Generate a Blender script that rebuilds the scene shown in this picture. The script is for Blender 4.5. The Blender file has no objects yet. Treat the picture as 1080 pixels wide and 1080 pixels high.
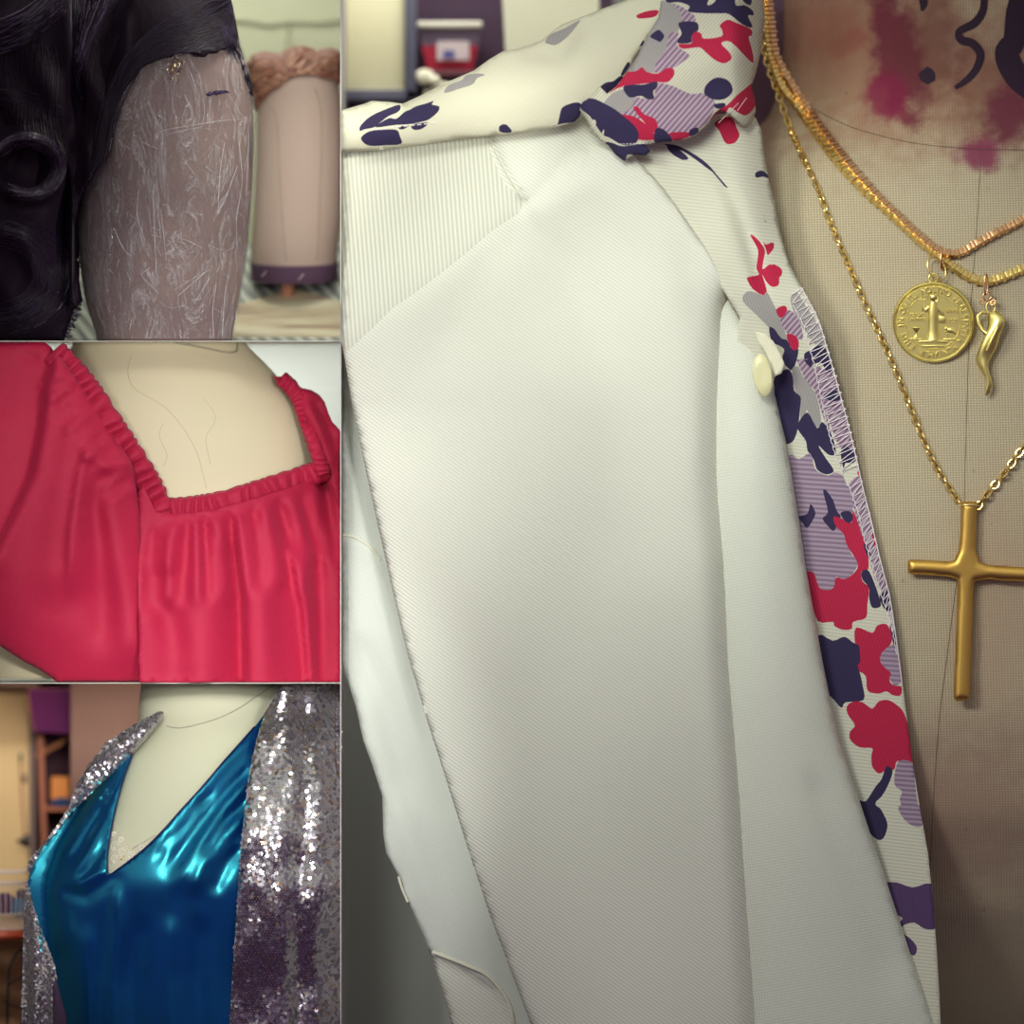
import bpy, bmesh, math, random
import numpy as np
from mathutils import Vector, Matrix
from mathutils.geometry import delaunay_2d_cdt
from mathutils.bvhtree import BVHTree
random.seed(7); np.random.seed(7)
C = bpy.context.scene.collection
PI = math.pi

# ---------------------------------------------------------------- units
# the cabinet front is 1.08 m wide: one millimetre per unit of u (across) and v (down from the top edge)
def X(u): return (u - 540.0) / 1000.0
def Z(v): return (1080.0 - v) / 1000.0
def P(u, v, y=0.0): return Vector((X(u), y, Z(v)))
def ss(a, b, x):
    t = np.clip((x - a) / (b - a), 0, 1); return t * t * (3 - 2 * t)

# ---------------------------------------------------------------- colours / materials
def lin(c):
    o = []
    for v in c:
        v /= 255.0
        o.append(v / 12.92 if v <= .04045 else ((v + .055) / 1.055) ** 2.4)
    return (o[0], o[1], o[2], 1)
def mat(name, rgb, rough=.8, metal=0., **k):
    m = bpy.data.materials.new(name); m.use_nodes = True
    nt = m.node_tree; b = nt.nodes['Principled BSDF']
    b.inputs['Base Color'].default_value = lin(rgb)
    b.inputs['Roughness'].default_value = rough
    b.inputs['Metallic'].default_value = metal
    for kk, v in k.items():
        b.inputs[kk.replace('_', ' ')].default_value = v
    return m
def nodes(m): return m.node_tree.nodes, m.node_tree.links, m.node_tree.nodes['Principled BSDF']
def coords(m, rot=0., scale=(1, 1, 1)):
    N, L, b = nodes(m)
    tc = N.new('ShaderNodeTexCoord'); mp = N.new('ShaderNodeMapping')
    mp.inputs['Rotation'].default_value = (0, rot, 0); mp.inputs['Scale'].default_value = scale
    L.new(tc.outputs['Object'], mp.inputs['Vector']); return mp.outputs[0]
def wave(m, period, rot, dist=0.6, dscale=2.0):
    N, L, b = nodes(m)
    w = N.new('ShaderNodeTexWave'); w.wave_type = 'BANDS'; w.bands_direction = 'X'
    w.inputs['Scale'].default_value = .314159 / period
    w.inputs['Distortion'].default_value = dist
    w.inputs['Detail'].default_value = 2; w.inputs['Detail Scale'].default_value = dscale
    L.new(coords(m, rot), w.inputs['Vector']); return w.outputs['Fac']
def noise(m, scale, detail=3, sc=(1, 1, 1), rot=0.):
    N, L, b = nodes(m)
    n = N.new('ShaderNodeTexNoise'); n.inputs['Scale'].default_value = scale; n.inputs['Detail'].default_value = detail
    L.new(coords(m, rot, sc), n.inputs['Vector']); return n.outputs['Fac']
def math_(m, op, a, b_):
    N, L, b = nodes(m); n = N.new('ShaderNodeMath'); n.operation = op
    for i, v in enumerate((a, b_)):
        if isinstance(v, (int, float)): n.inputs[i].default_value = v
        else: L.new(v, n.inputs[i])
    return n.outputs[0]
def ramp(m, fac, stops):
    N, L, b = nodes(m); r = N.new('ShaderNodeValToRGB')
    e = r.color_ramp.elements
    e[0].position, e[0].color = stops[0][0], stops[0][1]
    e[1].position, e[1].color = stops[-1][0], stops[-1][1]
    for p, c in stops[1:-1]:
        q = e.new(p); q.color = c
    L.new(fac, r.inputs[0]); return r.outputs[0]
def mixc(m, fac, a, b_):
    N, L, b = nodes(m); n = N.new('ShaderNodeMix'); n.data_type = 'RGBA'
    if isinstance(fac, (int, float)): n.inputs[0].default_value = fac
    else: L.new(fac, n.inputs[0])
    for i, v in ((6, a), (7, b_)):
        if isinstance(v, tuple): n.inputs[i].default_value = v
        else: L.new(v, n.inputs[i])
    return n.outputs[2]
def setcol(m, c):
    N, L, b = nodes(m); L.new(c, b.inputs['Base Color'])
def bump(m, h, strength, dist=.001):
    N, L, b = nodes(m); n = N.new('ShaderNodeBump'); n.inputs['Strength'].default_value = strength
    n.inputs['Distance'].default_value = dist
    L.new(h, n.inputs['Height'])
    old = b.inputs['Normal'].links
    if old: L.new(old[0].from_socket, n.inputs['Normal'])
    L.new(n.outputs[0], b.inputs['Normal'])
def dark(rgb, k): return tuple(max(0, c * k) for c in rgb)
def fabric(name, rgb, period=.0028, rot=0., amt=.1, bs=.35, rough=.85, cross=False, metal=0., rgb2=None, **k):
    m = mat(name, rgb, rough, metal, **k)
    w = wave(m, period, rot, .5)
    if cross:
        w2 = wave(m, period, rot + PI / 2, .5); w = math_(m, 'MULTIPLY', w, w2)
    n = noise(m, 18, 4)
    base = mixc(m, w, lin(rgb2 if rgb2 else dark(rgb, 1 - amt)), lin(rgb))
    base = mixc(m, math_(m, 'MULTIPLY', n, .12), base, lin(dark(rgb, .8)))
    setcol(m, base); bump(m, w, bs, .0006)
    return m

# ---------------------------------------------------------------- objects
def thing(name, label, cat, loc=(0, 0, 0), group=None, kind=None):
    o = bpy.data.objects.new(name, None); C.objects.link(o); o.location = loc
    o.empty_display_size = .02
    o['label'] = label; o['category'] = cat
    if group: o['group'] = group
    if kind: o['kind'] = kind
    return o
def wloc(o):
    v = Vector((0, 0, 0))
    while o is not None: v += Vector(o.location); o = o.parent
    return v
def mk(name, verts, faces, mats, parent=None, smooth=True, fm=None, label=None):
    me = bpy.data.meshes.new(name)
    me.from_pydata([tuple(v) for v in verts], [], [tuple(f) for f in faces])
    for m in (mats if isinstance(mats, (list, tuple)) else [mats]): me.materials.append(m)
    if fm is not None: me.polygons.foreach_set('material_index', np.asarray(fm, dtype=np.int32))
    if smooth: me.polygons.foreach_set('use_smooth', [True] * len(me.polygons))
    me.update()
    o = bpy.data.objects.new(name, me); C.objects.link(o)
    if parent is not None:
        o.parent = parent; o.location = -wloc(parent)
    if label: o['label'] = label
    return o
def tag(o, label, cat, group=None, kind=None):
    o['label'] = label; o['category'] = cat
    if group: o['group'] = group
    if kind: o['kind'] = kind
    return o
def struct(o, label=None):
    o['kind'] = 'structure'
    if label: o['label'] = label
    return o
class MB:
    """collects shapes into one mesh"""
    def __init__(s): s.v = []; s.f = []; s.m = []
    def add(s, v, f, mi=0):
        b = len(s.v); s.v += [Vector(p) for p in v]; s.f += [tuple(i + b for i in q) for q in f]; s.m += [mi] * len(f)
    def box(s, c0, c1, mi=0, bev=0.):
        x0, y0, z0 = c0; x1, y1, z1 = c1
        if bev > 0:
            bm = bmesh.new(); bmesh.ops.create_cube(bm, size=1)
            for v in bm.verts:
                v.co = Vector((x0 + (v.co.x + .5) * (x1 - x0), y0 + (v.co.y + .5) * (y1 - y0), z0 + (v.co.z + .5) * (z1 - z0)))
            bmesh.ops.bevel(bm, geom=list(bm.edges), offset=bev, segments=3, affect='EDGES', profile=.5)
            bm.verts.index_update()
            s.add([v.co.copy() for v in bm.verts], [[v.index for v in f.verts] for f in bm.faces], mi); bm.free(); return
        v = [(x0, y0, z0), (x1, y0, z0), (x1, y1, z0), (x0, y1, z0), (x0, y0, z1), (x1, y0, z1), (x1, y1, z1), (x0, y1, z1)]
        s.add(v, [(0, 3, 2, 1), (4, 5, 6, 7), (0, 1, 5, 4), (1, 2, 6, 5), (2, 3, 7, 6), (3, 0, 4, 7)], mi)
    def tube(s, pts, r, n=8, mi=0, closed=False, flat=1.0):
        pts = [Vector(p) for p in pts]; N = len(pts)
        if N < 2: return
        rs = r if hasattr(r, '__len__') else [r] * N
        up = None; v = []
        for i, p in enumerate(pts):
            if closed: t = pts[(i + 1) % N] - pts[i - 1]
            else: t = pts[min(i + 1, N - 1)] - pts[max(i - 1, 0)]
            if t.length < 1e-9: t = Vector((0, 0, 1))
            t.normalize()
            if up is None:
                up = Vector((0, -1, 0)) if abs(t.y) < .9 else Vector((1, 0, 0))
            up = (up - t * up.dot(t))
            if up.length < 1e-6: up = t.orthogonal()
            up.normalize(); sd = t.cross(up)
            for k in range(n):
                a = 2 * PI * k / n
                v.append(p + (sd * math.cos(a) + up * math.sin(a) * flat) * rs[i])
        f = []
        M_ = N if closed else N - 1
        for i in range(M_):
            for k in range(n):
                a = i * n + k; b = i * n + (k + 1) % n; c = ((i + 1) % N) * n + (k + 1) % n; d = ((i + 1) % N) * n + k
                f.append((a, b, c, d))
        if not closed:
            f.append(tuple(range(n - 1, -1, -1))); f.append(tuple((N - 1) * n + k for k in range(n)))
        s.add(v, f, mi)
    def lathe(s, prof, c, n=32, mi=0, axis='z'):
        c = Vector(c); v = []; f = []
        for r, h in prof:
            for k in range(n):
                a = 2 * PI * k / n
                if axis == 'z': v.append(c + Vector((r * math.cos(a), r * math.sin(a), h)))
                elif axis == 'y': v.append(c + Vector((r * math.cos(a), h, r * math.sin(a))))
                else: v.append(c + Vector((h, r * math.cos(a), r * math.sin(a))))
        for i in range(len(prof) - 1):
            for k in range(n):
                f.append((i * n + k, i * n + (k + 1) % n, (i + 1) * n + (k + 1) % n, (i + 1) * n + k))
        f.append(tuple(range(n))); f.append(tuple((len(prof) - 1) * n + k for k in reversed(range(n))))
        s.add(v, f, mi)
    def torus(s, c, R, r, ax1, ax2, R2=None, n=14, k=6, mi=0):
        c = Vector(c); ax1 = Vector(ax1).normalized(); ax2 = Vector(ax2).normalized()
        R2 = R2 or R; nn = ax1.cross(ax2); v = []; f = []
        for i in range(n):
            a = 2 * PI * i / n
            ct = c + ax1 * R * math.cos(a) + ax2 * R2 * math.sin(a)
            rd = (ax1 * math.cos(a) + ax2 * math.sin(a)).normalized()
            for j in range(k):
                b = 2 * PI * j / k
                v.append(ct + (rd * math.cos(b) + nn * math.sin(b)) * r)
        for i in range(n):
            for j in range(k):
                f.append((i * k + j, ((i + 1) % n) * k + j, ((i + 1) % n) * k + (j + 1) % k, i * k + (j + 1) % k))
        s.add(v, f, mi)
    def ball(s, c, r, n=14, sc=(1, 1, 1), mi=0):
        prof = []; c = Vector(c); v = []; f = []
        m_ = n // 2
        for i in range(m_ + 1):
            t = PI * i / m_
            for k in range(n):
                a = 2 * PI * k / n
                v.append(c + Vector((r * math.sin(t) * math.cos(a) * sc[0], r * math.sin(t) * math.sin(a) * sc[1], r * math.cos(t) * sc[2])))
        for i in range(m_):
            for k in range(n): f.append((i * n + k, (i + 1) * n + k, (i + 1) * n + (k + 1) % n, i * n + (k + 1) % n))
        s.add(v, f, mi)
    def build(s, name, mats, parent=None, smooth=True, label=None):
        o = mk(name, s.v, s.f, mats, parent, smooth, s.m, label)
        bm = bmesh.new(); bm.from_mesh(o.data)
        bmesh.ops.remove_doubles(bm, verts=bm.verts, dist=1e-7)
        bmesh.ops.recalc_face_normals(bm, faces=bm.faces); bm.to_mesh(o.data); bm.free()
        if smooth:
            try: o.data.set_sharp_from_angle(angle=math.radians(50))
            except Exception: pass
        return o

# ---------------------------------------------------------------- 2-D helpers
def inpoly(px, py, poly):
    poly = np.asarray(poly, float); ins = np.zeros(len(px), bool)
    x1, y1 = poly[:, 0], poly[:, 1]; x2, y2 = np.roll(x1, -1), np.roll(y1, -1)
    for a, b, c, d in zip(x1, y1, x2, y2):
        if b == d: continue
        cond = ((b > py) != (d > py)) & (px < (c - a) * (py - b) / (d - b) + a)
        ins ^= cond
    return ins
def segdist(px, py, poly, closed=True):
    """distance to a polyline, arc parameter (0..1) and side"""
    poly = np.asarray(poly, float)
    if closed: nxt = np.roll(poly, -1, 0); a = poly
    else: a = poly[:-1]; nxt = poly[1:]
    best = np.full(len(px), 1e9); par = np.zeros(len(px)); side = np.zeros(len(px))
    L = np.hypot(*(nxt - a).T); cum = np.concatenate([[0], np.cumsum(L)]); tot = cum[-1]
    for i in range(len(a)):
        d = nxt[i] - a[i]; l2 = max(d @ d, 1e-9)
        t = np.clip(((px - a[i, 0]) * d[0] + (py - a[i, 1]) * d[1]) / l2, 0, 1)
        ex = px - (a[i, 0] + t * d[0]); ey = py - (a[i, 1] + t * d[1]); q = np.hypot(ex, ey)
        m = q < best
        best[m] = q[m]; par[m] = ((cum[i] + t * L[i]) / tot)[m]
        side[m] = np.sign(d[0] * ey - d[1] * ex)[m]
    return best, par, side
def dens(poly, step, closed=True):
    o = []; n = len(poly)
    for i in range(n if closed else n - 1):
        a = poly[i]; b = poly[(i + 1) % n]
        k = max(1, int(math.ceil(math.hypot(b[0] - a[0], b[1] - a[1]) / step)))
        for j in range(k): o.append((a[0] + (b[0] - a[0]) * j / k, a[1] + (b[1] - a[1]) * j / k))
    if not closed: o.append(tuple(poly[-1]))
    return o
def spline(pts, per=8, closed=False):
    """Catmull-Rom through points of any dimension"""
    p = [np.asarray(q, float) for q in pts]; n = len(p); o = []
    rng = range(n if closed else n - 1)
    for i in rng:
        if closed: a, b, c, d = p[i - 1], p[i], p[(i + 1) % n], p[(i + 2) % n]
        else: a, b, c, d = p[max(i - 1, 0)], p[i], p[i + 1], p[min(i + 2, n - 1)]
        for j in range(per):
            t = j / per
            o.append(.5 * ((2 * b) + (-a + c) * t + (2 * a - 5 * b + 4 * c - d) * t * t + (-a + 3 * b - 3 * c + d) * t ** 3))
    if not closed: o.append(p[-1])
    return [tuple(q) for q in o]
def ridge(px, py, pts, w, h, taper=True, w2=None):
    """soft crest (h<0 comes forward) along a polyline, w2 widens it towards the end"""
    d, t, s = segdist(px, py, pts, False)
    ww = w + ((w2 - w) * t if w2 else 0)
    k = np.exp(-(d / ww) ** 2)
    if taper: k = k * ss(0, .22, np.minimum(t * 1.4, 1 - t))
    return h * k
def step_fold(px, py, pts, w, h, L=30., taper=True):
    """one cloth edge lying over another: raised on one side, fading over L"""
    d, t, s = segdist(px, py, pts, False)
    k = (1 / (1 + np.exp(-np.clip(s * d / w, -30, 30)))) * np.exp(-d / L)
    if taper: k = k * ss(0, .3, np.minimum(t, 1 - t))
    return h * k
def cloth(name, outline, depth, mats, parent=None, step=6., patterns=(), thick=.0012, roll=0., rollr=4., label=None, sm=True, jit=.15):
    """a sheet of cloth: outline in mm, depth(u,v) in metres, printed areas cut into the sheet as faces of their own"""
    ol = dens(outline, step)
    patterns = [(mi, spline(pl, 3, True) if len(pl) > 3 else pl) for mi, pl in patterns]
    V = list(ol); E = [(i, (i + 1) % len(ol)) for i in range(len(ol))]
    for mi, pl in patterns:
        q = dens(pl, step); b = len(V); V += q
        E += [(b + i, b + (i + 1) % len(q)) for i in range(len(q))]
    a = np.asarray(ol); x0, y0 = a.min(0); x1, y1 = a.max(0)
    gx, gy = np.meshgrid(np.arange(x0, x1, step), np.arange(y0, y1, step * .9))
    gx = gx + (np.arange(gx.shape[0]) % 2)[:, None] * step * .5
    gx = gx.ravel() + np.random.uniform(-jit, jit, gx.size) * step; gy = gy.ravel() + np.random.uniform(-jit, jit, gy.size) * step
    ins = inpoly(gx, gy, ol); dd, _, _ = segdist(gx, gy, ol)
    k = ins & (dd > step * .45)
    V += list(zip(gx[k], gy[k]))
    r = delaunay_2d_cdt([Vector((float(x), float(y))) for x, y in V], E, [], 0, 1e-5)
    vv = np.array([(p.x, p.y) for p in r[0]]); ff = np.array([f for f in r[2] if len(f) == 3])
    cx = vv[ff].mean(1); keep = inpoly(cx[:, 0], cx[:, 1], ol)
    ff = ff[keep]; cx = cx[keep]; fm = np.zeros(len(ff), int)
    for mi, pl in patterns: fm[inpoly(cx[:, 0], cx[:, 1], pl)] = mi
    used = np.unique(ff); re = -np.ones(len(vv), int); re[used] = np.arange(len(used)); vv = vv[used]; ff = re[ff]
    # face the viewer (-y): u right, v down
    A = vv[ff[:, 1]] - vv[ff[:, 0]]; B = vv[ff[:, 2]] - vv[ff[:, 0]]
    cr = A[:, 0] * B[:, 1] - A[:, 1] * B[:, 0]; fl = cr > 0
    ff[fl] = ff[fl][:, ::-1]
    y = depth(vv[:, 0], vv[:, 1])
    if roll:
        dd, _, _ = segdist(vv[:, 0], vv[:, 1], ol); y = y + roll * np.exp(-(dd / rollr) ** 1.0)
    verts = np.stack([(vv[:, 0] - 540) / 1000, y, (1080 - vv[:, 1]) / 1000], 1)
    o = mk(name, verts.tolist(), ff.tolist(), mats, parent, sm, fm, label)
    if thick:
        s = o.modifiers.new('cloth_thickness', 'SOLIDIFY'); s.thickness = thick; s.offset = -1
    return o
def puff(name, outline, ymid, fn, mats, parent=None, step=6., label=None, back=.6):
    """a full body: front and back swell away from the outline"""
    ol = dens(outline, step); a = np.asarray(ol); x0, y0 = a.min(0); x1, y1 = a.max(0)
    gx, gy = np.meshgrid(np.arange(x0, x1, step), np.arange(y0, y1, step)); gx = gx.ravel(); gy = gy.ravel()
    dd, _, _ = segdist(gx, gy, ol); k = inpoly(gx, gy, ol) & (dd > step * .5)
    V = ol + list(zip(gx[k], gy[k])); n = len(ol)
    r = delaunay_2d_cdt([Vector((float(x), float(y))) for x, y in V], [(i, (i + 1) % n) for i in range(n)], [], 0, 1e-5)
    vv = np.array([(p.x, p.y) for p in r[0]]); ff = np.array([f for f in r[2] if len(f) == 3])
    cx = vv[ff].mean(1); ff = ff[inpoly(cx[:, 0], cx[:, 1], ol)]
    A = vv[ff[:, 1]] - vv[ff[:, 0]]; B = vv[ff[:, 2]] - vv[ff[:, 0]]
    fl = (A[:, 0] * B[:, 1] - A[:, 1] * B[:, 0]) > 0; ff[fl] = ff[fl][:, ::-1]
    dd, _, _ = segdist(vv[:, 0], vv[:, 1], ol); dd[dd < 1e-3] = 0
    h = fn(vv[:, 0], vv[:, 1], dd)
    f_ = np.stack([(vv[:, 0] - 540) / 1000, ymid - h, (1080 - vv[:, 1]) / 1000], 1)
    b_ = np.stack([(vv[:, 0] - 540) / 1000, ymid + h * back + (dd == 0) * 0, (1080 - vv[:, 1]) / 1000], 1)
    m = len(vv); V = np.concatenate([f_, b_]).tolist(); F = ff.tolist() + [[a + m for a in t[::-1]] for t in ff.tolist()]
    o = mk(name, V, F, mats, parent, True, None, label)
    bm = bmesh.new(); bm.from_mesh(o.data); bmesh.ops.remove_doubles(bm, verts=bm.verts, dist=1e-6); bm.to_mesh(o.data); bm.free()
    return o
def bvh_of(*objs):
    V = []; F = []
    for o in objs:
        b = len(V); V += [v.co.copy() for v in o.data.vertices]; F += [tuple(i + b for i in p.vertices) for p in o.data.polygons]
    return BVHTree.FromPolygons(V, F)
def front(bvh, u, v, default=0.0):
    h = bvh.ray_cast(Vector((X(u), -2, Z(v))), Vector((0, 1, 0)))
    return h[0].y if h[0] is not None else default
class Torso:
    """a padded body as stacked ellipses; front(u,v) gives its skin"""
    def __init__(s, tab):
        # rows: v, centre u, half width, half depth, centre y
        t = np.array(sorted(tab), float); vs = np.arange(t[0, 0], t[-1, 0] + 1, 4.0)
        s.vs = vs; s.c = [np.interp(vs, t[:, 0], t[:, i]) for i in range(1, 5)]
        k = np.hanning(13); k /= k.sum()
        s.c = [np.convolve(np.pad(c, 6, mode='edge'), k, 'valid') for c in s.c]
    def at(s, v): return [np.interp(v, s.vs, c) for c in s.c]
    def front(s, u, v):
        cu, a, b, cy = s.at(np.asarray(v, float)); q = np.clip((np.asarray(u, float) - cu) / a, -.985, .985)
        return (cy - b * np.sqrt(1 - q * q)) / 1000
    def build(s, name, m, parent, n=72, label=None):
        V = []; F = []
        for v in s.vs:
            cu, a, b, cy = s.at(v)
            for k in range(n):
                t = 2 * PI * k / n
                V.append((X(cu + a * math.cos(t)), (cy + b * math.sin(t)) / 1000, Z(v)))
        for i in range(len(s.vs) - 1):
            for k in range(n): F.append((i * n + k, (i + 1) * n + k, (i + 1) * n + (k + 1) % n, i * n + (k + 1) % n))
        F.append(tuple(range(n))); F.append(tuple((len(s.vs) - 1) * n + k for k in reversed(range(n))))
        o = mk(name, V, F, m, parent, True, None, label)
        bm = bmesh.new(); bm.from_mesh(o.data); bmesh.ops.recalc_face_normals(bm, faces=bm.faces); bm.to_mesh(o.data); bm.free()
        return o
def path_on(fn, pts, off, per=8):
    return [Vector((X(u), float(fn(u, v)) - off, Z(v))) for u, v in spline(pts, per)]
def resample(pts, d):
    o = [pts[0].copy()]; acc = 0.
    for a, b in zip(pts[:-1], pts[1:]):
        L = (b - a).length
        if L < 1e-9: continue
        t = d - acc
        while t <= L:
            o.append(a + (b - a) * (t / L)); t += d
        acc = (acc + L) % d if True else 0
        acc = L - (t - d)
    return o
# ================================================================= MATERIALS shared
cream = fabric('cream_cotton', (236, 234, 208), .0026, .35, .05, .25)
cream_b = fabric('cream_corded_cotton', (226, 224, 202), .0030, -.72, .12, .3)
rib_f = fabric('facing_cotton', (226, 226, 206), .0036, 1.45, .07, .25)
navy = fabric('navy_print', (52, 42, 84), .003, .3, .12, .3)
red_p = fabric('red_print', (205, 30, 76), .003, .3, .14, .3)
grey_p = fabric('grey_print', (172, 168, 166), .0028, .3, .08, .3)
mauve = fabric('mauve_striped_print', (196, 178, 192), .0046, -.72, .1, .4, rgb2=(126, 92, 124))
mauve_h = fabric('mauve_ribbed_print', (178, 160, 178), .0050, 1.5, .1, .4, rgb2=(136, 114, 140))
plum = fabric('plum_print', (92, 66, 112), .003, 0, .1, .3)
NP = [cream, navy, red_p, grey_p, mauve, mauve_h, plum]
white_tw = fabric('white_twill', (238, 240, 226), .0034, -2.2, .07, .5)
white_rib = fabric('white_ribbed_twill', (228, 230, 214), .0046, .08, .12, .5)
white_can = fabric('white_canvas', (236, 240, 226), .0030, .18, .08, .55, cross=True)
white_pl = fabric('white_lining', (226, 232, 222), .0024, .5, .05, .3)
thread_w = mat('white_thread', (240, 232, 236), .7)
gold = mat('polished_gold', (244, 216, 140), .28, 1.)
gold_l = mat('bright_gold', (253, 238, 150), .38, 1.)
gold_r = mat('rose_gold', (230, 184, 138), .30, 1.)
gold_b = mat('brushed_gold', (226, 184, 96), .40, 1.)
bump(gold_b, noise(gold_b, 900, 2, (1, 1, .06)), .12, .0004)

# ================================================================= SETTING
# a display case: one tall bay on the right, three stacked bays on the left
wallw = mat('painted_case', (205, 205, 196), .8)
def wall_box(name, c0, c1, m, label=None):
    mb = MB(); mb.box(c0, c1); return struct(mb.build(name, m, None, False), label)
XL, XR, YB, ZT, ZB, XD = -.95, 1.15, .62, 1.32, -.06, -.18
wall_box('floor', (XL - .02, -.02, ZB - .02), (XR + .02, YB + .02, ZB), mat('case_floor', (120, 110, 112), .8))
wall_box('ceiling', (XL - .02, 0, ZT), (XR + .02, YB + .02, ZT + .02), wallw)
wall_box('wall_left', (XL - .02, 0, ZB), (XL, YB, ZT), wallw)
wall_box('wall_right', (XR, 0, ZB), (XR + .02, YB, ZT), wallw)
wall_box('wall_divider', (XD - .0009, -.03, ZB), (XD + .0001, YB, ZT), mat('divider_board', (200, 196, 196), .8))
wall_box('trim_1', (XL, -.03, .7195), (XD - .0009, YB, .7203), wallw)
wall_box('trim_2', (XL, -.03, .3594), (XD - .0009, YB, .3602), wallw)
w4 = mat('grey_wall', (176, 178, 174), .9); setcol(w4, mixc(w4, noise(w4, 6, 3), lin((170, 174, 170)), lin((184, 186, 182))))
wall_box('wall_back', (XD + .0001, .60, ZB), (XR, YB, ZT), w4)

# ================================================================= RIGHT BAY: stained linen form
linen = mat('stained_linen', (214, 200, 168), .9)
def blob(m, cu, cv, ru, rv, nscale=14, namp=.5, soft=.35, rot=0.):
    """1 inside a ragged spot at (cu,cv), 0 outside"""
    N, L, b = nodes(m)
    tc = N.new('ShaderNodeTexCoord'); s_ = N.new('ShaderNodeVectorMath'); s_.operation = 'SUBTRACT'
    L.new(tc.outputs['Object'], s_.inputs[0]); s_.inputs[1].default_value = (X(cu), 0, Z(cv))
    mp = N.new('ShaderNodeMapping'); mp.inputs['Rotation'].default_value = (0, rot, 0); L.new(s_.outputs[0], mp.inputs[0])
    k = N.new('ShaderNodeVectorMath'); k.operation = 'MULTIPLY'; L.new(mp.outputs[0], k.inputs[0])
    k.inputs[1].default_value = (1000 / ru, 0, 1000 / rv)
    ln = N.new('ShaderNodeVectorMath'); ln.operation = 'LENGTH'; L.new(k.outputs[0], ln.inputs[0])
    d = math_(m, 'ADD', ln.outputs['Value'], math_(m, 'MULTIPLY', math_(m, 'SUBTRACT', noise(m, nscale, 4), .5), namp * 2))
    mr = N.new('ShaderNodeMapRange'); mr.interpolation_type = 'SMOOTHSTEP'
    L.new(d, mr.inputs['Value']); mr.inputs['From Min'].default_value = 1 + soft; mr.inputs['From Max'].default_value = 1 - soft
    return mr.outputs[0]
m = linen
w1 = wave(m, .0030, .03, 1.2, 3); w2 = wave(m, .0026, PI / 2 + .02, 1.2, 3)
ww = math_(m, 'MULTIPLY', w1, w2)
col = mixc(m, ww, lin((170, 158, 128)), lin((240, 232, 202)))
col = mixc(m, math_(m, 'MULTIPLY', noise(m, 7, 4), .35), col, lin((206, 192, 168)))
col = mixc(m, math_(m, 'MULTIPLY', noise(m, 30, 5, (.25, 1, 3)), .25), col, lin((170, 150, 120)))
for (cu, cv, ru, rv, rgb, k, so, ro) in [
        (930, 60, 150, 95, (158, 112, 86), .78, .6, 0), (1065, 100, 60, 60, (128, 78, 66), .7, .6, 0),
        (870, 20, 70, 45, (150, 88, 74), .6, .7, 0), (900, 40, 22, 12, (150, 84, 72), .5, .5, .5),
        (950, 58, 26, 70, (112, 34, 58), .9, .35, .22), (938, 100, 24, 26, (136, 30, 70), .9, .4, .4), (985, 50, 36, 50, (104, 50, 52), .6, .6, 0),
        (1036, 162, 24, 16, (136, 44, 84), .9, .45, 0), (1066, 118, 26, 30, (112, 34, 62), .85, .4, 0), (980, 78, 7, 7, (70, 22, 48), .9, .4, 0),
        (810, 140, 12, 80, (150, 110, 96), .5, .8, 0), (1050, 640, 40, 110, (176, 136, 112), .35, .8, 0),
        (1000, 860, 120, 90, (146, 104, 92), .55, .9, 0)]:
    col = mixc(m, math_(m, 'MULTIPLY', blob(m, cu, cv, ru, rv, 55, .55, so, ro), k), col, lin(rgb))
N, L, b = nodes(m)
vo = N.new('ShaderNodeTexVoronoi'); vo.inputs['Scale'].default_value = 26; L.new(coords(m), vo.inputs['Vector'])
sp = ramp(m, vo.outputs['Distance'], [(.0, (1, 1, 1, 1)), (.075, (0, 0, 0, 1))])
col = mixc(m, math_(m, 'MULTIPLY', sp, .6), col, lin((110, 84, 78)))
setcol(m, col); bump(m, ww, .5, .0008)

form4 = Torso([(-120, 1035, 205, 150, 235), (80, 1035, 208, 152, 232), (125, 1035, 225, 168, 228), (170, 1035, 310, 190, 226), (240, 1035, 410, 203, 225),
               (360, 1030, 448, 208, 224), (600, 1012, 452, 212, 220), (760, 1010, 448, 209, 224), (860, 1010, 442, 202, 234), (960, 1008, 430, 178, 256), (1060, 1004, 410, 142, 296), (1138, 1000, 392, 112, 330)])
t = thing('dress_form', 'stained linen dress form with black ink marks on its neck, under the gold necklaces', 'dress form', (X(1015), .24, Z(1138)))
form4.build('body', linen, t)
seamm = mat('dark_seam_thread', (96, 78, 66), .9)  # thin dark thread along the neck and front seams
mb = MB(); mb.tube(path_on(form4.front, [(838, 98), (850, 106), (880, 123), (910, 136), (960, 149), (1010, 155), (1060, 157), (1120, 156), (1200, 140)], .0001), .0004, 5)
mb.tube(path_on(form4.front, [(1036, 156), (1034, 190), (1030, 250), (1024, 330), (1021, 400), (1018, 500), (1016, 560), (1007, 630), (1002, 670), (992, 750), (986, 830), (983, 900), (980, 1000), (978, 1100)], 0.0000), .00035, 5)
mb.build('seam', seamm, t)
ink = mat('black_ink', (44, 20, 44), .8)
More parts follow.
